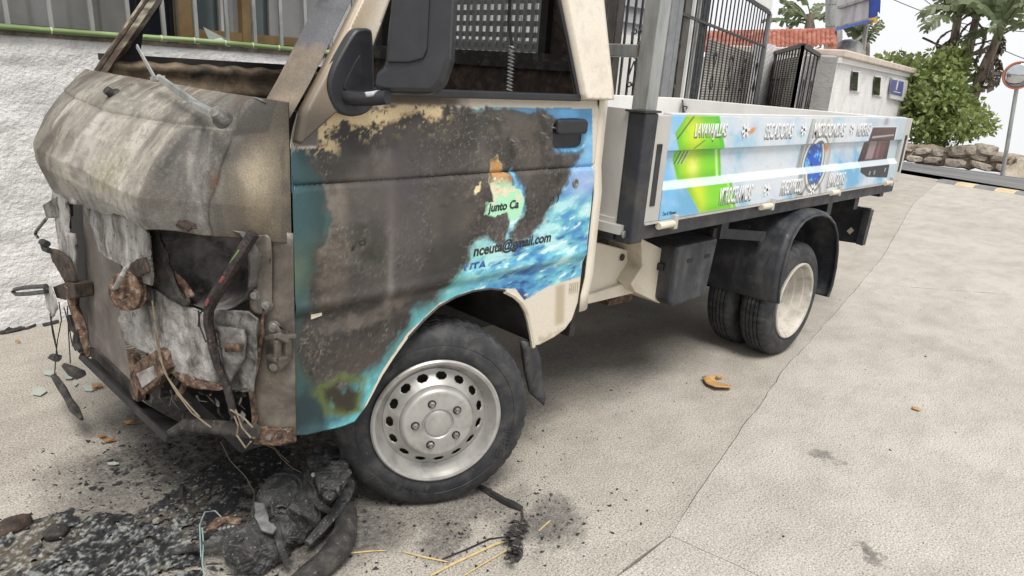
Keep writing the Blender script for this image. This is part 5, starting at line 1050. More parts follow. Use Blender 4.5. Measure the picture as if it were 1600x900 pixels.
def wheel(name, center, axis, R, wdt, style, label=None):
    ax = Vector(axis).normalized(); Y = Vector((0,0,1)); X = Y.cross(ax).normalized(); Y = ax.cross(X)
    mtx = Matrix(((X.x,Y.x,ax.x,center[0]),(X.y,Y.y,ax.y,center[1]),(X.z,Y.z,ax.z,center[2]),(0,0,0,1)))
    m = MB(); tyre(m, mtx, R, wdt); ty = m.build('wheel', 'rubber', T, smooth=True); rb = R*.64
    if label: ty['label'] = label
    if style == 'front':
        for word, a0, da, r0, r1 in (('NEO', -.62, .40, .212, .240), ('155', 2.2, .26, .214, .232), ('R13', 2.55, .26, .214, .232), ('TUBELESS', 4.1, .6, .216, .230)):
            cu = bpy.data.curves.new('lettering', 'FONT'); cu.body = word; cu.resolution_u = 2; ob = bpy.data.objects.new('tmp', cu); me = bpy.data.meshes.new_from_object(ob); bpy.data.objects.remove(ob); bpy.data.curves.remove(cu)
            xs2 = [v.co.x for v in me.vertices]; ys2 = [v.co.y for v in me.vertices]; x_0, x_1, y_0, y_1 = min(xs2), max(xs2), min(ys2), max(ys2)
            for v in me.vertices:
                a = a0 + da*(1-(v.co.x-x_0)/(x_1-x_0)); r = r0 + (r1-r0)*(v.co.y-y_0)/(y_1-y_0); v.co = mtx @ Vector((r*math.cos(a), r*math.sin(a), .0042))
            o2 = link('sidewall_lettering', me, 'rubber', ty); md = o2.modifiers.new('solid', 'SOLIDIFY'); md.thickness = .0016; md.offset = 0
    if style == 'front':
        pr = [(-.012,rb+.004),(.004,rb+.007),(.008,rb+.002),(.006,rb-.006),(-.004,rb-.012),(-.010,rb-.016),(-.030,rb-.024),(-.036,rb-.032)]
        rim = MB().lathe(pr, mtx, 72).build('rim', 'rim', ty, smooth=True)
        r_o = rb-.032; r_i = .108; nh = 15; seg = nh*18; rows = 18; vs = []; fs = []
        for k in range(seg):
            a = 2*PI*k/seg
            for j in range(rows+1): s = j/rows; vs.append(mtx @ Vector(((r_o+(r_i-r_o)*s)*math.cos(a), (r_o+(r_i-r_o)*s)*math.sin(a), -.036+.030*s**1.3)))
        for k in range(seg):
            for j in range(rows):
                u = ((k+.5) % 18 - 9)/5.0; v_ = (j+.5-8.0)/3.9
                if abs(u)**2.6 + abs(v_)**2.6 < 1: continue
                fs.append((k*(rows+1)+j, ((k+1) % seg)*(rows+1)+j, ((k+1) % seg)*(rows+1)+j+1, k*(rows+1)+j+1))
        MB().add(vs, fs).build('vented_disc', 'rim', ty, smooth=True, solid=.004)
        MB().lathe([(-.006,.108),(.006,.106),(.014,.100),(.016,.094),(.015,.088),(.016,.080),(.016,.046),(.012,.042),(.012,.040),(.017,.037),(.018,.034),(.018,0)], mtx, 72).build('hub_face', 'rim', ty, smooth=True)
        MB().lathe([(-.05,.152),(-.06,.03),(-.06,0)], mtx, 40).build('brake_drum', 'rust_dark', ty, smooth=True)
        for k in range(5):
            a = 2*PI*k/5+.62; c = mtx @ Matrix.Translation((.066*math.cos(a), .066*math.sin(a), .016))
            MB().lathe([(.0005,.0125),(.0012,.0125),(.0012,0)], c, 18).build('bolt_hole', 'soot', ty)
            MB().lathe([(.001,.0095),(.007,.0090),(.009,.006),(.0075,.005),(.0075,0)], c, 6).build('wheel_nut', 'nut', ty)
    else:
        rim = MB().lathe([(-.012,rb+.004),(.004,rb+.007),(.008,rb+.002),(.004,rb-.008),(-.004,rb-.012),(-.03,rb-.016),(-.034,rb-.022),(-.07,rb-.026),(-.074,rb-.034),(-.10,rb-.04),(-.112,.125),(-.116,.07),(-.10,.06),(-.10,0)], mtx, 64).build('rim', 'rim_cream', ty, smooth=True)
    return ty
SA = math.radians(27)
wheel('wheel', (0.005,.0,.283), (-math.sin(SA),-math.cos(SA),.03), .285, .155, 'front', 'front wheel turned outwards, silver steel rim with five nuts')
wheel('wheel', (0.0,W2,.283), (math.sin(SA),math.cos(SA),0), .285, .155, 'front')
wheel('wheel', (2.15,-.09,.283), (0,-1,0), .285, .150, 'rear', 'outer rear wheel with deep cream rim')
wheel('wheel', (2.15,.085,.283), (0,-1,0), .285, .150, 'rear')
wheel('wheel', (2.15,W2+.09,.283), (0,1,0), .285, .150, 'rear'); wheel('wheel', (2.15,W2-.085,.283), (0,1,0), .285, .150, 'rear')
MB().tube([(2.15,.2,.283),(2.15,W2-.2,.283)], .05, 12).build('rear_axle', 'soot', T, smooth=True); MB().tube([(0,.16,.283),(0,W2-.16,.283)], .03, 10).build('front_axle', 'soot', T, smooth=True)
# wheel arch liner, mud flap
A_ = [(x, z) for x, z in arch if -.27 <= x <= .40]; A_ = [p for p in A_ if p[0] > -.12]
m = MB(); m.add([(x, y, z+(.0 if y < .02 else .015)) for y in (.004,.03,.25,.45) for x, z in A_], [(r*len(A_)+k, r*len(A_)+k+1, (r+1)*len(A_)+k+1, (r+1)*len(A_)+k) for r in range(3) for k in range(len(A_)-1)])
m.build('wheel_arch', pm('sooty_liner', [(.02,.019,.019), (.05,.047,.044), (.09,.085,.08)], 6, .7, bs=60, bst=.3), T, smooth=True, solid=.004)
MB().tube([(x, .006, z-.002) for x, z in A_[6:]], .008, 6).build('arch_lip', 'cream_dirty', T, smooth=True)
MB().box((-.33,.45,.30),(.42,.47,.66)).build('arch_inner_wall', 'soot', T)
sheet('mud_flap', [at(811,530,'y',.03), at(833,533,'y',.03), at(842,560,'y',.03), at(851,618,'y',.02), at(848,632,'y',.02), at(826,612,'y',.05), at(818,580,'y',.05)], 'black_dusty_sheen', T, .016, sub=2, amp=.004, freq=12)
# ---------------- chassis between cab and rear wheel
MB().box((.40,.36,.46),(3.25,.44,.60)).build('chassis_rail', 'cream_dirty', T); MB().box((.40,W2-.44,.46),(3.25,W2-.36,.60)).build('chassis_rail', 'cream_dirty', T)
MB().prism(P([(912,440),(924,376),(985,392),(1003,386),(1004,418),(985,442),(950,462),(914,478)], 'y', .14), (0,.12,0)).build('cab_mount', 'cream', T, bevel=.006)
MB().prism(P([(1002,372),(1013,378),(1046,394),(1042,470),(1030,474),(992,456),(986,444),(1004,416)], 'y', .07), (0,.16,0)).build('chassis_bracket', 'cream_dirty', T, bevel=.004)
MB().prism(P([(918,462),(985,440),(992,458),(950,468),(916,476)], 'y', .12), (0,.05,0)).build('sill_rail', 'cream', T, bevel=.004)
o = MB().prism(P([(952,470),(1000,452),(985,470),(950,478)], 'y', .2), (0,.1,0)).build('leaf_spring', 'rust', T)
for (u, v) in ((972,402),): MB().lathe([(0,.014),(.003,.014),(.003,0)], Matrix.Translation(at(u,v,'y',.137)) @ Matrix.Rotation(PI/2,4,'X'), 14).build('drain_hole', 'rust_dark', T)
pg = at(1034,416,'y',.06); MB().box((pg.x-.02,.045,pg.z-.015),(pg.x+.02,.07,pg.z+.015)).build('electric_plug', 'black_plastic', T, bevel=.003); MB().tube([(pg.x+.02,.055,pg.z),(pg.x+.035,.055,pg.z)], .005, 8).build('plug_pin', 'white_gloss', T)
MB().prism([(1.165,0,.655),(1.165,0,.43),(1.20,0,.405),(1.44,0,.41),(1.475,0,.655)], (0,.30,0)).build('battery_box', 'black_dusty_sheen', T, bevel=.012)
for u, v in ((1079,407),(1106,400)):
    p = at(u, v, 'y', -.002); MB().box((p.x-.02,-.003,p.z-.008),(p.x+.02,.0,p.z+.008)).build('vent_slot', 'soot', T, bevel=.002)
MB().box((.42,.46,.30),(3.1,W2-.46,.44)).build('light_leak_block', 'soot', T)  # dark block added under the truck to stop light leaking through
# ---------------- rear mudguard
gp_ = [(1.865,.33),(1.845,.40),(1.838,.49),(1.850,.57),(1.882,.64),(1.93,.69),(1.99,.722),(2.08,.735),(2.18,.732),(2.28,.71),(2.37,.665),(2.44,.60),(2.49,.51),(2.515,.41),(2.515,.31),(2.49,.25)]
def gu(s, t):
    q = s*(len(gp_)-1); i = min(int(q), len(gp_)-2); a = q-i; x = gp_[i][0]*(1-a)+gp_[i+1][0]*a; z = gp_[i][1]*(1-a)+gp_[i+1][1]*a
    dx = x-2.17; dz = z-.36; k = max(0, 1-t/.06); f = .03*k*k
    return Vector((x-dx*f*1.6 + .05*sstep(.62,.72,z)*0, -.125+.36*t, z-dz*f*1.6))
MB().grid(gu, 90, 26).build('mudguard', 'black_dusty_sheen', T, smooth=True, solid=.006)
mr_ = [Vector((x+(2.17-x)*.05, -.127, z+(.36-z)*.05)) for x, z in gp_]; MB().tube(mr_, .007, 6).build('mudguard_lip', 'black_dusty_sheen', T, smooth=True)
MB().bar((1.50,.05,.665),(1.84,-.02,.625), .022, .045).build('mudguard_bracket', 'black_metal', T, bevel=.003)
for p in ((1.815,-.02,.60),(1.818,.05,.655),(1.815,.14,.61)): MB().lathe([(0,.012),(.006,.011),(.008,0)], Matrix.Translation(p) @ Matrix.Rotation(-PI/2,4,'Y'), 8).build('bolt', 'black_metal', T)
rp = MB().prism(P([(1255,312),(1356,329),(1343,381),(1255,368)], 'x', 3.2), (.012,0,0)).build('rear_light_bracket', 'black_metal', T)
MB().prism(P([(1350,327),(1361,329),(1347,384),(1337,381)], 'x', 3.17), (.05,0,0)).build('bracket_flange', 'black_metal', rp)
MB().bar(at(1285,317,'x',3.19), at(1360,328,'x',3.19), .03, .02).build('bracket_flange', 'black_metal', rp)
MB().prism(P([(1323,361),(1330,355),(1335,360),(1328,366)], 'x', 3.195), (-.003,0,0)).build('sticker', 'cream_dirty', rp)
# ---------------- cargo bed
ZB, ZT, X0, X1 = .80, 1.152, .797, 3.34
MB().box((.70,-.055,.765),(3.33,W2+.06,.795)).build('bed_floor', 'alu', T)
MB().box((.78,-.070,.738),(3.30,-.02,.798)).build('side_rail', 'black_metal', T, bevel=.004); MB().box((.66,W2+.02,.738),(3.30,W2+.07,.798)).build('side_rail', 'black_metal', T)
MB().box((3.26,-.02,.70),(3.32,W2+.02,.795)).build('rear_rail', 'black_metal', T)
for x in (1.52,2.62,3.0): MB().box((x,.02,.64),(x+.06,W2-.02,.737)).build('cross_member', 'black_metal', T)
# corner post, headboard
MB().prism([(.722,-.088,.735),(.790,-.088,.735),(.796,-.088,1.158),(.724,-.088,1.158)], (0,.066,0)).build('corner_post', 'black_metal', T, bevel=.005)
MB().prism([(.712,-.092,1.158),(.802,-.092,1.160),(.802,-.015,1.160),(.712,-.015,1.158)], (0,0,.006)).build('corner_cap', 'black_plastic', T)
MB().box((.726,-.02,.80),(.748,W2+.05,1.165)).build('headboard', 'alu', T); MB().box((.716,-.018,.79),(.756,W2+.05,.812)).build('headboard_rail', 'alu', T)
MB().box((.715,-.02,.735),(.76,W2,.788)).build('bed_mount', 'black_metal', T, bevel=.004)
MB().lathe([(0,.014),(.004,.014),(.006,.01),(.007,0)], Matrix.Translation((.721,-.060,.765)) @ Matrix.Rotation(PI/2,4,'X'), 10).build('bolt', 'nut', T)
# printed drop side
def dsy(z):
    return float(np.interp(z, [.80,.902,.905,.928,.932,1.030,1.038,1.152], [-.080,-.080,-.080,-.062,-.060,-.060,-.078,-.078]))
zr = list(np.linspace(.80,.902,34)) + [.905] + list(np.linspace(.908,.928,8)) + list(np.linspace(.932,1.028,32)) + list(np.linspace(1.030,1.038,4)) + list(np.linspace(1.041,1.152,36))
xr = np.linspace(.885,3.24,620)
m = MB(); nx_ = len(xr); m.add([(float(x), dsy(z), float(z)) for z in zr for x in xr], [(j*nx_+i, j*nx_+i+1, (j+1)*nx_+i+1, (j+1)*nx_+i) for j in range(len(zr)-1) for i in range(nx_-1)])
ds = m.build('drop_side', attrmat('airbrushed_drop_side', 60, .03, .002, fine=.05, fs=200), T, smooth=True, fix=False, solid=.002)
S2 = lambda pts: [(p.x, p.z) for p in P(pts, 'y', -.078)]
def dscol(x, y, z):
    n1 = fbm(x*1.0+z*.9, z*1.2-x*.35, 4.5, 5, 51); n2 = fbm(x+z, z*1.5, 9, 4, 52); n3 = fbm(x, z, 60, 3, 53); n = len(x)
    c = blank(n, lin(196,208,218), .30); over(c, sstep(.42,.58,n1)*.9, lin(150,190,212)); over(c, sstep(.54,.68,n1)*.9, lin(96,164,204)); over(c, sstep(.58,.72,n2)*.5, lin(184,190,208)); over(c, sstep(.42,.3,n1)*.5, lin(214,216,218))
    over(c, sstep(.35,.5,n1)*np.exp(-((x-.93)/.05)**2)*.8, lin(120,184,228))
    ins = lambda poly, e=.003: sstep(e, -e, sdpoly(poly, x, z))
    # green bottle / dishwasher shape
    top = [(.972,1.152),(1.19,1.152),(1.265,1.035),(.955,1.035),(.918,1.095)]; mid = [(.955,1.035),(1.262,1.035),(1.30,.928),(1.0,.928),(.952,1.0)]; low = [(1.0,.93),(1.34,.93),(1.42,.80),(1.155,.80)]
    for pl in (top, mid, low):
        k = ins(pl); over(c, k, lin(122,206,30), .25); over(c, k*np.exp(-((x-1.06-.35*(1.03-z))/.06)**2)*.85, lin(214,226,40)); over(c, k*np.exp(-((x-1.08-.35*(1.0-z))/.03)**2-((z-.97)/.04)**2)*.7, lin(232,238,130)); over(c, k*sstep(.045,.0,-sdpoly(pl, x, z))*.45, lin(58,150,20))
    over(c, ins([(1.19,1.152),(1.215,1.10),(1.265,1.035),(1.235,1.035),(1.185,1.10),(1.165,1.152)])*.7, lin(70,186,34)); over(c, ins([(1.222,1.035),(1.24,1.035),(1.28,.928),(1.262,.928)])*.8, lin(196,240,150)); over(c, ins([(1.30,.93),(1.315,.93),(1.40,.80),(1.385,.80)])*.6, lin(190,236,140))
    for (a, b, c2, d) in ((.935,1.075,1.02,1.15), (1.045,1.038,1.115,1.068)):
        over(c, np.exp(-(((x-a)-(z-b)*(c2-a)/(d-b))/.006)**2)*(z > b)*(z < d)*.9, lin(40,62,40))
    for k_ in range(3):
        x0 = .975+.022*k_; over(c, np.exp(-(((x-x0)-(z-1.0)*.75)/.005)**2)*(z > .985)*(z < 1.03)*.9, lin(40,58,44)); over(c, np.exp(-(((x-x0-.010)-(z-1.0)*.75)/.004)**2)*(z > .985)*(z < 1.03)*.7, lin(196,208,180))
    # washing machine
    wm = [(1.985,1.145),(2.235,1.145),(2.31,.985),(2.30,.80),(1.93,.80),(1.955,.98)]
    k = ins(wm); over(c, k, lin(206,208,206), .3); over(c, k*np.exp(-((x-1.975)/.03)**2), lin(128,136,138)); over(c, k*sstep(.5,.62,fbm(x*6,z*.6,9,3,60))*.5, lin(160,164,164)); over(c, k*sstep(2.22,2.30,x)*.6, lin(152,158,160))
    rr = np.hypot((x-2.125)/.125, (z-.945)/.135); over(c, sstep(1.02,.98,rr), lin(120,124,126)); over(c, sstep(.92,.88,rr), lin(214,216,216)); over(c, sstep(.80,.76,rr), lin(84,88,92)); over(c, sstep(.72,.68,rr), lin(18,84,186), .2)
    over(c, sstep(.70,.66,rr)*sstep(.48,.62,fbm(x*3+z*4,z*2-x*2,9,3,61)), lin(96,176,236)); over(c, sstep(.70,.66,rr)*sstep(.58,.7,fbm(x*3+z*4,z*3,12,3,62)), lin(10,34,96))
    rr2 = np.hypot((x-2.12)/.10, (z-.80)/.06); over(c, (z < .9)*np.exp(-((rr2-1)/.16)**2)*.7, lin(84,88,90))
    # oven
    ov = [(2.74,1.105),(3.10,1.105),(3.11,.925),(3.12,.83),(2.80,.85),(2.69,.88),(2.68,.94)]; k = ins(ov); over(c, k, lin(34,22,34), .2); over(c, k*ins([(2.79,1.035),(3.06,1.035),(3.04,.935),(2.76,.935)]), lin(88,48,62), .15); over(c, k*ins([(2.80,1.03),(2.90,1.03),(2.88,.94),(2.78,.94)])*.8, lin(150,136,144)); over(c, k*ins([(2.93,1.03),(2.97,1.03),(2.96,.94),(2.92,.94)])*.7, lin(120,92,104)); over(c, k*(z < .90), lin(26,30,38), .25); over(c, k*ins([(2.76,1.06),(3.08,1.068),(3.08,1.06),(2.76,1.05)]), lin(168,150,160)); over(c, k*ins([(2.74,1.105),(3.1,1.105),(3.1,1.075),(2.74,1.075)])*.7, lin(60,24,38))
    over(c, ins([(3.12,1.15),(3.24,1.15),(3.24,.80),(3.14,.80),(3.11,.95)])*.75, lin(168,186,194)); over(c, ins([(2.62,1.148),(3.24,1.148),(3.24,1.112),(2.62,1.112)])*.6, lin(176,184,196)); over(c, sstep(.06,.0,np.abs(x-2.92))*sstep(1.11,1.125,z)*.6, lin(110,90,110))
    for (u, v) in ((2.83,.868),(2.90,.868),(3.06,.876)): over(c, np.exp(-((np.hypot(x-u, z-v)-.008)/.0025)**2), lin(190,194,200))
    over(c, (z > .9035)*(z < .929)*.7, lin(206,218,224), .3)
    over(c, np.exp(-(((x-1.453)/.028)**2+((z-1.098-.25*(x-1.453))/.012)**2)**2), lin(202,136,60)); over(c, np.exp(-(((x-2.245)/.020)**2+((z-1.012)/.020)**2)**2), lin(206,140,64))
    over(c, sstep(.70,.78,n3)*.2, lin(140,134,128)); over(c, sstep(.812,.80,z)*.5, lin(168,164,158)); return c
paint(ds, dscol)
# frame of the drop side
MB().prism([(.797,-.080,.80),(.885,-.080,.80),(.885,-.080,1.152),(.797,-.080,1.152)], (0,.03,0)).build('end_profile', 'alu', T, bevel=.003)
MB().prism([(3.24,-.080,.80),(3.34,-.080,.80),(3.34,-.080,1.152),(3.24,-.080,1.152)], (0,.03,0)).build('end_profile', 'alu', T, bevel=.003)
MB().box((.885,-.0745,1.1525),(3.24,-.045,1.158)).build('top_profile', 'white_gloss', T); MB().box((.885,-.057,.80),(3.24,-.045,1.152)).build('inner_skin', 'white_gloss', T)
MB().box((.797,-.086,.793),(3.34,-.05,.7995)).build('bottom_profile', 'alu', T)
for x in (.818, 3.275):
    sl = MB().box((x,-.0825,.855),(x+.028,-.0795,1.06)).build('latch_slot', 'black_plastic', T); MB().box((x,-.0832,1.03),(x+.028,-.0826,1.06)).build('latch_hole', 'soot', sl)
for u, v in ((1042,353),(1198,324),(1305,302),(1388,287)):
    p = at(u, v, 'y', -.09); MB().tube([(p.x-.05,-.088,p.z+.004),(p.x+.04,-.088,p.z+.004)], .0125, 14).build('hinge', 'cream_dirty', T, smooth=True); MB().box((p.x+.041,-.096,p.z-.016),(p.x+.062,-.07,p.z+.035)).build('hinge_plate', 'alu', T, bevel=.003)
MT['ink_white'] = pm('white_lettering', [(.72,.72,.72), (.78,.78,.78)], 20, .35, bst=0); MT['ink_shadow'] = pm('dark_lettering_edge', [(.05,.055,.06), (.08,.085,.09)], 20, .4, bst=0)
def ds_text(body, x0, x1, z0, z1, y):
    text_part('lettering_shadow', body, x0+.003, x1+.004, z0-.004, z1-.003, y-.0012, 'ink_shadow', ds, .05, bold=.012); text_part('lettering', body, x0, x1, z0, z1, y-.0032, 'ink_white', ds, .05, bold=.03)
for body, x0, x1 in (('LAVAVAJILLAS',1.035,1.255),('SECADORAS',1.56,1.81),('MICROONDAS',2.02,2.37),('NEVERAS',2.53,2.70)): ds_text(body, x0, x1, 1.065, 1.126, -.078)
for body, x0, x1, z0 in (('VITROCERAMICAS',1.27,1.53,.822),('FRIGORIFICOS',1.79,1.99,.822),('LAVADORAS',2.29,2.49,.826)): ds_text(body, x0, x1, z0, z0+.066, -.080)
for x, z in ((1.395,1.10),(1.91,1.10),(2.46,1.10),(1.66,.856),(2.125,.83)):
    m = MB()
    for k in range(3): a = k*PI/3+.2; d = Vector((math.cos(a)*.030,0,math.sin(a)*.026)); m.bar(Vector((x,-.083,z))-d, Vector((x,-.083,z))+d, .010, .002, up=(0,-1,0))
    m.build('snowflake', 'ink_white', ds)
text_part('signature', 'Ton & Mumez', .90, .985, .815, .828, -.0815, 'ink_black', ds, .2)
MB().prism([(x,-.0805,z) for x,z in ((1.97,.815),(2.03,.822),(2.02,.808))], (0,-.001,0)).build('print_mark', 'ink_shadow', ds)
# far side, tailgate, latches
MB().box((.80,W2+.05,.80),(3.33,W2+.078,1.152)).build('drop_side', 'white_gloss', T, bevel=.004)
MB().box((3.315,-.045,.80),(3.345,W2+.05,1.150)).build('tailgate', 'white_gloss', T, bevel=.004)
for k in range(3): MB().box((3.309,.0,.86+.09*k),(3.3145,W2,.872+.09*k)).build('tailgate_rib', 'white_gloss', T)
c = Vector((3.30, W2+.03, 1.10)); MB().tube([c+Vector((0,0,.04)), c+Vector((0,-.01,.0)), c+Vector((0,-.03,-.06))], .006, 6).build('latch', 'iron', T)
MB().tube([at(1047,161,'x',3.30), at(1049,168,'x',3.30), at(1055,178,'x',3.30)], .006, 6).build('latch', 'iron', T); MB().tube([at(1066,160,'x',3.30), at(1065,178,'x',3.30)], .008, 6).build('latch', 'galv', T); MB().tube([at(1068,166,'x',3.30), at(1074,167,'x',3.30), at(1072,171,'x',3.30)], .005, 6).build('latch', 'iron', T)
# rack
MB().prism([(.812,-.025,1.15),(.872,-.025,1.15),(.892,-.025,1.95),(.832,-.025,1.95)], (0,.06,0)).build('rack_post', 'galv', T, bevel=.003)
MB().prism([(.812,W2-.035,1.15),(.872,W2-.035,1.15),(.892,W2-.035,1.95),(.832,W2-.035,1.95)], (0,.06,0)).build('rack_post', 'galv', T, bevel=.003)
MB().bar((.848,.035,1.345),(.848,W2-.035,1.345), .05, .04).build('rack_crossbar', 'galv', T, bevel=.003); MB().bar((.862,.035,1.93),(.862,W2-.035,1.93), .05, .04).build('rack_crossbar', 'galv', T, bevel=.003)
MB().box((.815,.0355,1.33),(.85,.038,1.372)).build('weld_rust', 'rust', T)
# ================================================================== BURNT DEBRIS ON THE GROUND
def lumpfield(x, y, s=0): return fbm(x, y, 9, 5, s)
# melted plastic residue sheet
res_poly = [(p.x, p.y) for p in P([(-140,850),(0,812),(30,818),(70,805),(112,792),(160,796),(205,808),(240,790),(268,766),(300,742),(350,712),(420,690),(452,704),(440,735),(405,770),(350,815),(322,850),(318,905),(300,980),(-140,1000)], 'z', 0)]
MT['residue'] = attrmat('melted_plastic_residue', 90, .8, .006, fine=.35, fs=220)
gx = np.linspace(-1.3, -.05, 300); gy = np.linspace(-.12, .75, 220)
X_, Y_ = np.meshgrid(gx, gy); fx_ = X_.ravel(); fy_ = Y_.ravel()
xw = fx_ + .05*(fbm(fx_, fy_, 12, 5, 71)-.5); yw = fy_ + .05*(fbm(fx_, fy_, 12, 5, 72)-.5); sdv = sdpoly(res_poly, xw, yw)
u_ = fx_*.8+fy_*.6; v_ = fy_*.8-fx_*.6
rid = 1-np.abs(2*fbm(u_*.5, v_*1.7, 26, 5, 73)-1); lum = fbm(fx_, fy_, 8, 4, 74)
lft = sstep(-.45,-.65,fx_)
hh = .45*sstep(.0,-.05,sdv)*(.004 + lft*.022*np.clip(rid-.45,0,1)*1.6 + .016*np.clip(lum-.42,0,1)*2*(.3+.7*lft) + .006*fbm(fx_,fy_,45,4,75)) - .004*sstep(-.02,.01,sdv)
keep = (sdv < .004).reshape(X_.shape); nx_ = len(gx); hole = (fbm(fx_, fy_, 24, 3, 77) > .66).reshape(X_.shape)
m = MB(); m.v = [(float(a), float(b), float(max(.0008, h))) for a, b, h in zip(fx_, fy_, hh)]
m.f = [(j*nx_+i, j*nx_+i+1, (j+1)*nx_+i+1, (j+1)*nx_+i) for j in range(len(gy)-1) for i in range(nx_-1) if keep[j,i] and keep[j,i+1] and keep[j+1,i] and keep[j+1,i+1] and not hole[j,i]]
bm = bmesh.new(); me = bpy.data.meshes.new('melted_residue'); me.from_pydata(m.v, [], m.f); bm.from_mesh(me); bmesh.ops.delete(bm, geom=[v for v in bm.verts if not v.link_faces], context='VERTS'); bm.to_mesh(me); bm.free()
res = link('melted_residue', me, 'residue'); shade(res, 80)
def rescol(x, y, z):
    n1 = fbm(x,y,14,5,81); n2 = fbm((x*.8+y*.6)*.8, (y*.8-x*.6)*2.2, 52, 5, 82); n3 = fbm(x,y,110,4,83); c = blank(len(x), lin(27,27,29), .7)
    L = sstep(-.40,-.62,x)
    over(c, sstep(.50,.68,n2)*(.10+.40*L), lin(78,80,82)); over(c, sstep(.64,.78,n2)*L*.5, lin(140,143,141)); over(c, sstep(.58,.68,n1)*L*.6, lin(106,96,80)); over(c, sstep(.62,.7,n3)*.7, lin(150,148,144)); over(c, sstep(.46,.36,n1)*.8, lin(24,24,26)); over(c, sstep(.006,.011,z)*sstep(.5,.62,n3)*L*.35, lin(190,193,188)); return c
paint(res, rescol); tag(res, 'crusted sheet of black and white melted plastic on the ground at lower left', 'melted plastic')
# melted headlamp and bumper assembly
GA = lambda u, v, z: at(u, v, 'z', z)
ms = thing('melted_headlamp_unit', 'charred melted headlamp and bumper assembly lying in front of the wheel', 'burnt wreckage', (-.35, .15, 0))
MT['molten'] = pm('charred_molten_plastic', [(.026,.026,.0265), (.052,.0515,.051), (.085,.084,.083), (.16,.159,.157)], 22, .5, bs=150, bst=1.0, bd=.014, rr=(.3,.8), fine=(130, (.34,.335,.33), .60))
def blob(name, c, rad, mtx=None, amp=.16, freq=9, seed=0, parent=ms, mat='molten', sub=5, flat=.4):
    bm = bmesh.new(); bmesh.ops.create_icosphere(bm, subdivisions=sub, radius=1)
    co = np.array([v.co for v in bm.verts]); q = fbm(co[:,0]*.3+co[:,2]*.21+seed, co[:,1]*.3-co[:,2]*.17+seed, freq, 5, seed)-.5; q2 = 1-np.abs(2*fbm(co[:,0]*.3+seed, co[:,2]*.3+co[:,1]*.2, freq*2.6, 5, seed+3)-1)
    R3 = mtx or Matrix.Identity(3)
    for v, a, b in zip(bm.verts, q, q2):
        p = v.co*(1+amp*2*a+amp*.9*(b-.6)); p = Vector((p.x*rad[0], p.y*rad[1], p.z*rad[2])); p = R3 @ p + Vector(c); p.z = max(p.z, .003+.002*a); v.co = p
    me = bpy.data.meshes.new(name); bm.to_mesh(me); bm.free(); o = link(name, me, mat, parent); shade(o, 70); return o
rz = lambda a: Matrix.Rotation(a, 3, 'Z')
axd = math.atan2(.30, .36)          # the assembly runs from lower left up to the tyre
c1 = GA(470,790,.09); c2 = GA(510,740,.13); c3 = GA(390,845,.06)
def cup(c, axis, r, h, seed, lens=True):
    mt = Matrix.Translation(c) @ Vector(axis).to_track_quat('Z','Y').to_matrix().to_4x4()
    prof = [(-h,.0),(-h,r*.7),(-h*.5,r*.95),(-.2*h,r*1.02),(0,r*1.04),(.02*h,r*.98),(-.05*h,r*.90),(.15*h,r*.86),(.32*h,r*.66),(.42*h,r*.38),(.45*h,0)]
    prof = [(prof[i][0]*(1-q/4)+prof[i+1][0]*q/4, prof[i][1]*(1-q/4)+prof[i+1][1]*q/4) for i in range(len(prof)-1) for q in range(4)]+[prof[-1]]
    m = MB().lathe(prof, mt, 90); vs = np.array(m.v); q = fbm(vs[:,0]+vs[:,2]*.7, vs[:,1]-vs[:,2]*.5, 34, 5, seed)-.5
    m.v = [tuple(Vector(p)+ (Vector(p)-Vector(c)).normalized()*float(k)*r*.36) for p, k in zip(m.v, q)]
    m.v = [(x, y, max(z, .003)) for x, y, z in m.v]
    return m.build('lamp_cup', 'molten', ms, smooth=True)
vd = lambda c: (CAM-c).normalized()
u1 = GA(437,772,.13); u2 = GA(380,852,.085); u3 = GA(505,742,.13)
cup(u1, vd(u1)+Vector((-.25,.3,.5)), .058, .06, 3); cup(u2, vd(u2)+Vector((-.3,.2,.5)), .052, .05, 5)
# lumpy housing between the lamps
blob('housing', GA(470,800,.055), (.10,.060,.085), rz(axd), .22, 10, 4); blob('housing', GA(410,850,.045), (.085,.06,.065), rz(axd), .25, 10, 8); blob('housing', GA(440,822,.05), (.10,.045,.075), rz(axd+.2), .28, 12, 9)
blob('housing', GA(514,748,.10), (.055,.042,.075), rz(axd), .22, 9, 12); blob('housing', GA(480,770,.10), (.06,.035,.055), rz(axd), .25, 12, 14)
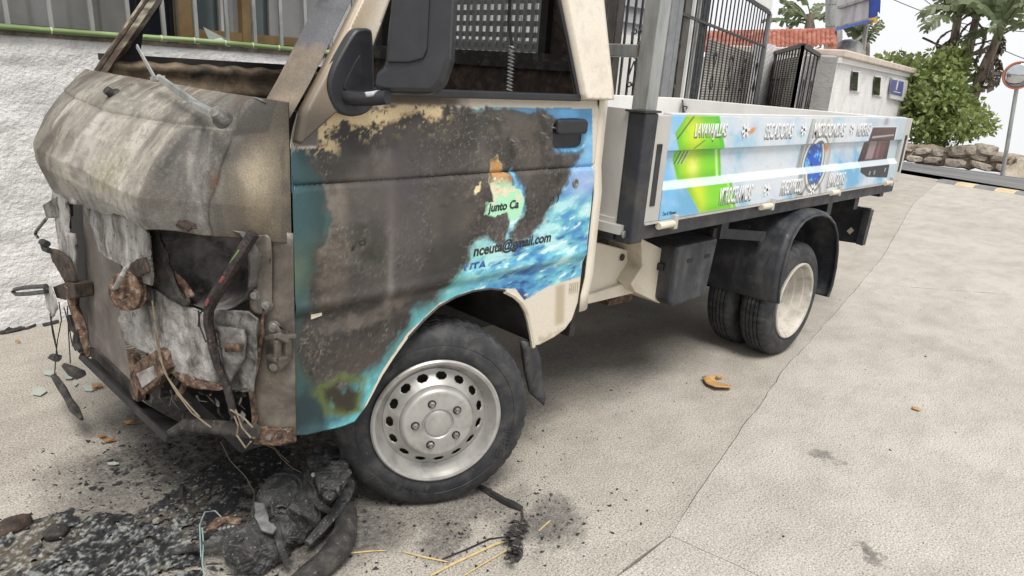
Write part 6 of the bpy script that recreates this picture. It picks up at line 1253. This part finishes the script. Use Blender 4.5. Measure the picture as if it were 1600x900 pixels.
# upper box end with bulb socket
bp = [GA(u, v, .13) for u, v in ((492,716),(520,706),(538,722),(546,745),(535,772),(516,790),(498,768),(488,745))]
sheet('end_plate', [p+Vector((-.01,-.01,.01)) for p in bp], 'molten', ms, .03, sub=4, amp=.012, freq=20, seed=3)
sp = GA(494,742,.15); mt = Matrix.Translation(sp) @ (vd(sp)+Vector((-.5,.2,.1))).to_track_quat('Z','Y').to_matrix().to_4x4()
MT['socket'] = pm('pale_bulb_socket', [(.25,.235,.20), (.45,.43,.38)], 40, .6, bst=.2)
MB().lathe([(-.02,.0145),(.0,.0145),(.002,.013),(.006,.013),(.008,.008),(.020,.006),(.022,0)], mt, 20).build('bulb_socket', 'socket', ms, smooth=True)
for pts, r in (([(470,752,.11),(482,775,.12),(500,792,.10),(515,800,.07)], .012), ([(548,748,.09),(540,778,.08),(520,808,.06),(500,830,.05),(480,850,.04)], .016), ([(455,790,.14),(470,800,.13),(490,812,.09)], .010), ([(420,800,.10),(432,830,.10),(440,860,.07),(450,885,.03)], .012), ([(360,842,.09),(330,850,.05),(290,858,.03),(262,862,.015)], .010), ([(480,770,.12),(492,745,.14),(478,738,.13)], .008), ([(405,790,.11),(398,800,.10),(402,830,.09)], .014)):
    MB().tube([GA(*p) for p in pts], [r*(1.1-.5*k/len(pts)) for k in range(len(pts))], 9, jitter=.25).build('melted_strip', 'molten', ms, smooth=True)
sheet('melted_bracket', [GA(u, v, .12) for u, v in ((398,788),(412,790),(420,815),(432,828),(426,836),(408,830),(400,812))], pm('grey_ash_plastic', [(.10,.10,.10), (.22,.22,.22)], 30, .7, bs=90, bst=.6), ms, .008, sub=3, amp=.006, freq=30)
sheet('rusty_band', [GA(u, v, .10) for u, v in ((322,830),(338,812),(362,808),(378,812),(376,820),(350,818),(336,828))], 'rust', ms, .006, sub=3, amp=.006, freq=30)
for k in range(5):
    p = GA(343+7*k, 826-1.5*k, .095); MB().tube([p, p+Vector((.012,.006,-.03))], .0045, 6).build('cooling_fin', 'galv', ms)
rs = random.Random(9)
for k in range(60):
    t = rs.random(); p = GA(355+165*t+rs.uniform(-30,30), 880-150*t+rs.uniform(-25,25), rs.uniform(.02,.13)); d = Vector((rs.uniform(-1,1), rs.uniform(-1,1), rs.uniform(-.4,.8))).normalized()*rs.uniform(.012,.045)
    if k % 2: MB().tube([p, p+d*.6+Vector((0,0,.004)), p+d], [rs.uniform(.002,.006), rs.uniform(.002,.005), .001], 6, jitter=.4).build('melted_strand', rs.choice(['molten','char','ash_grey']), ms)
    else: sheet('melted_flake', [p, p+d, p+d*.8+Vector((.008,-.01,.008)), p+Vector((.006,-.012,.004))], rs.choice(['molten','molten','ash_grey','char']), ms, .003, sub=2, amp=.006, freq=50, seed=k)
# black curved bumper skin lying behind
o = MB().tube([GA(u, v, z) for u, v, z in ((533,775,.035),(542,800,.045),(540,830,.045),(528,858,.042),(508,880,.036),(480,900,.03),(455,915,.02))], [.018,.028,.032,.034,.032,.028,.018], 14, jitter=.07).build('bumper_fragment', 'char', smooth=True); tag(o, 'curved black bumper fragment on the ground right of the melted headlamps', 'bumper fragment')
for pts, mt in (([(314,870),(312,820),(320,800),(336,798),(350,812),(366,820)], 'wire_teal'), ([(316,825),(318,850),(316,880),(320,905)], 'wire_teal'), ([(345,690),(360,720),(384,745),(398,770),(396,790)], 'wire_tan'), ([(410,692),(430,702),(440,716),(455,730),(470,738)], 'wire_tan'), ([(425,695),(438,710),(452,722)], 'wire_tan')):
    if 'wire_teal' not in MT: MT['wire_teal'] = pm('pale_teal_wire', [(.18,.27,.26), (.3,.4,.38)], 20, .6, bst=0)
    MB().tube([GA(u, v, .05 if mt == 'wire_teal' else .012) for u, v in pts], .0018, 5).build('loose_wire', mt, ms)
# standing scrap, small separate pieces
o = MB().prism([GA(278,782,.0), GA(285,781,.0), GA(286,760,.02), GA(280,758,.02)], (.006,.006,.0)).build('charred_stick', 'soot'); tag(o, 'small upright charred stick left of the melted headlamps', 'stick')
o = blob('burnt_chunk', GA(18,822,.01), (.05,.03,.022), rz(.3), .2, 9, 30, None, 'rust_dark', 3); tag(o, 'brown burnt chunk at the left edge of the residue', 'burnt chunk')
o = blob('burnt_chunk', GA(88,832,.012), (.03,.025,.02), rz(.6), .25, 9, 31, None, 'char', 3); tag(o, 'round dark burnt knob in the white residue', 'burnt chunk')
# burnt strap and cone-like remains by the front tyre
o = MB().tube([GA(u, v, .006) for u, v in ((742,757),(760,766),(782,780),(800,789),(815,795))], [.007,.009,.012,.013,.008], 7, jitter=.3).build('burnt_strap', 'soot'); tag(o, 'black burnt strap lying under the front tyre', 'strap')
cn = thing('burnt_cone', 'charred scaly cone-shaped lump on the concrete below the front tyre', 'burnt cone', GA(808,850,0))
blob('core', GA(806,856,.012), (.020,.052,.016), rz(-.75), .15, 9, 33, cn, 'char', 4)
cdir = (GA(800,884,0)-GA(812,822,0)); sm = None
for k in range(70):
    t = random.random(); p = GA(812,822,.012) + cdir*t; wv = .026*math.sin(PI*min(1,.25+t*.75)); a = random.uniform(-1,1)
    side = Vector((cdir.y,-cdir.x,0)).normalized(); q = p + side*(wv*a) + Vector((0,0,.018*math.sqrt(1-a*a)+.004)); d = (cdir.normalized()*.016 + side*a*.012 + Vector((0,0,.006)))
    e = side*.006
    MB().add([q-e, q+e, q+d+e*.8, q+d-e*.8, q+Vector((0,0,.003))-e, q+Vector((0,0,.003))+e, q+d+Vector((0,0,.003))+e*.6, q+d+Vector((0,0,.003))-e*.6], [(0,1,2,3),(4,5,6,7),(0,1,5,4),(1,2,6,5),(2,3,7,6),(3,0,4,7)]).build('scale', 'ash_grey' if k % 6 == 0 else 'char', cn)
MB().tube([GA(u, v, .012) for u, v in ((815,796),(817,808),(812,822))], .003, 6).build('stem', 'rust_dark', cn)
straws = [((672,900),(710,880),(775,850),(792,846),.0035,'long yellow straw at the bottom edge below the tyre'),((724,900),(760,878),(795,858),(796,854),.0022,'thin straw lying nearest the burnt cone'),((630,862),(660,870),(690,876),(700,878),.0025,'short pale straw left of the long yellow straw'),((842,830),(850,822),(858,815),(860,813),.0022,'tiny straw right of the burnt cone'),((526,866),(550,864),(580,861),(604,860),.0022,'pale twig beside the black bumper fragment'),((690,874),(730,858),(765,842),(795,838),.0025,'dark twig running from the burnt cone to the left'),((1098,560),(1100,562),(1104,566),(1106,570),.001,'')]
for a, b, c, d, r, lab in straws[:-1]:
    o = MB().tube([GA(*p, .004) for p in (a,b,c,d)], [r*.7, r, r, r*.5], 6).build('dry_straw', 'soot' if 'dark' in lab else 'wood_straw'); tag(o, lab, 'straw')
lf = sheet('dry_leaf', [GA(u, v, .012+.01*math.sin(k)) for k, (u, v) in enumerate(((1097,590),(1104,588),(1132,586),(1128,590),(1112,592),(1120,598),(1143,603),(1142,606),(1118,605),(1104,600)))], 'leaf_dry', None, .004, sub=2, amp=.008, freq=30); tag(lf, 'curled dry brown leaf on the concrete before the rear wheels', 'leaf')
o = sheet('dry_leaf', [GA(u, v, .006) for u, v in ((1424,636),(1432,637),(1440,641),(1436,642),(1426,639))], 'leaf_dry', None, .003, sub=1, amp=.003); tag(o, 'small straw coloured leaf lying on the pale slab at right', 'leaf')
# glass fragments under the far front corner
for u, v, w_, h_, lab in ((78,583,13,5,'darkest greenish glass piece under the hanging burnt connector'), (110,588,12,5,'pale glass piece lying right of the hanging burnt connector'), (62,612,14,8,'largest greenish glass piece, leftmost of the broken glass'), (142,606,13,6,'glass piece nearest the radiator on the ground'), (178,725,11,3,'lone pale glass sliver on the ground left of the soot'), (118,600,5,4,'smallest glass chip between the larger glass pieces')):
    q = [GA(u+w_*a*random.uniform(.7,1.1), v+h_*b*random.uniform(.6,1.1), .003+.006*random.random()) for a, b in ((-1,-.5),(.2,-1),(1,-.1),(.1,.9),(-.9,.8))]
    o = sheet('glass_fragment', q, 'shard', None, .003, smooth=False); tag(o, lab, 'glass fragment', 'broken glass by the front corner')
MT['orange_bit'] = pm('dull_orange_lens_plastic', [(.20,.09,.03), (.42,.22,.06)], 90, .5, bs=200, bst=.6)
for u, v, w_, h_, lab in ((172,688,10,3,'brightest orange lens fragment on the ground left of the soot'), (160,682,7,2,'thin orange lens sliver beside the brightest orange fragment'), (203,661,9,3,'orange lens fragment at the edge of the black soot'), (152,603,8,3,'orange lens fragment among the glass near the radiator'), (27,533,5,2,'tiny orange fragment near the foot of the white wall')):
    q = [GA(u+w_*a*random.uniform(.7,1.2), v+h_*b*random.uniform(.6,1.3), .004+.010*random.random()) for a, b in ((-1,-.6),(.6,-1),(1,.3),(-.2,.6),(-.8,1))]
    o = sheet('lens_fragment', q, 'orange_bit', None, .003, smooth=False); tag(o, lab, 'lens fragment', 'orange lens fragments')
# ash and crumbs: uncountable
def crumbs(name, label, cat, areas, mats, seed):
    r = np.random.default_rng(seed); m = MB()
    for (cx, cy, rx, ry, rot, n, s0, s1) in areas:
        for _ in range(n):
            d = r.normal(size=2)*.55; x = cx + d[0]*rx*math.cos(rot)-d[1]*ry*math.sin(rot); y = cy + d[0]*rx*math.sin(rot)+d[1]*ry*math.cos(rot)
            s = s0+(s1-s0)*r.random()**3; p = [Vector((x,y,.0))+Vector((r.uniform(-1,1)*s, r.uniform(-1,1)*s, r.uniform(.0,.7)*s)) for _ in range(4)]
            m.add(p, [(0,1,2),(0,2,3),(0,3,1),(1,3,2)])
    o = m.build(name, mats); tag(o, label, cat, kind='stuff'); return o
crumbs('ash_crumbs', 'black ash crumbs scattered on the concrete round the burnt front', 'ash', [(-.3,.65,.45,.35,0,1800,.002,.016),(-.35,.3,.4,.3,0,900,.002,.012),(.05,-.12,.35,.2,.3,420,.0015,.008),(.25,-.25,.2,.2,0,260,.0015,.010),(.5,.1,.6,.35,0,260,.0015,.007),(-.6,.7,.4,.3,0,350,.002,.010),(1.5,-.3,1.2,.5,0,160,.0012,.006),(1.6,-1.0,1.6,.7,0,150,.0012,.006),(4,-.6,3,1.2,0,120,.002,.01),(.0,.9,.4,.3,0,500,.002,.012)], 'soot', 5)
crumbs('pale_crumbs', 'pale grey ash flakes scattered in the soot under the burnt front', 'ash', [(-.3,.62,.4,.3,0,420,.002,.010),(-.4,.35,.4,.3,0,260,.002,.008),(.05,-.05,.3,.15,.3,90,.0015,.006)], 'ash', 6)
# leaf litter line at the foot of the white wall
o = MB(); 
for k in range(60):
    x = -1.5+2.2*random.random(); o.tube([(x, YW-.03-.03*random.random(), .006), (x+random.uniform(.02,.08), YW-.02-.03*random.random(), .010)], random.uniform(.003,.009), 5, jitter=.3)
o = o.build('wall_litter', 'char'); tag(o, 'dark litter of twigs along the foot of the white wall', 'litter', kind='stuff')
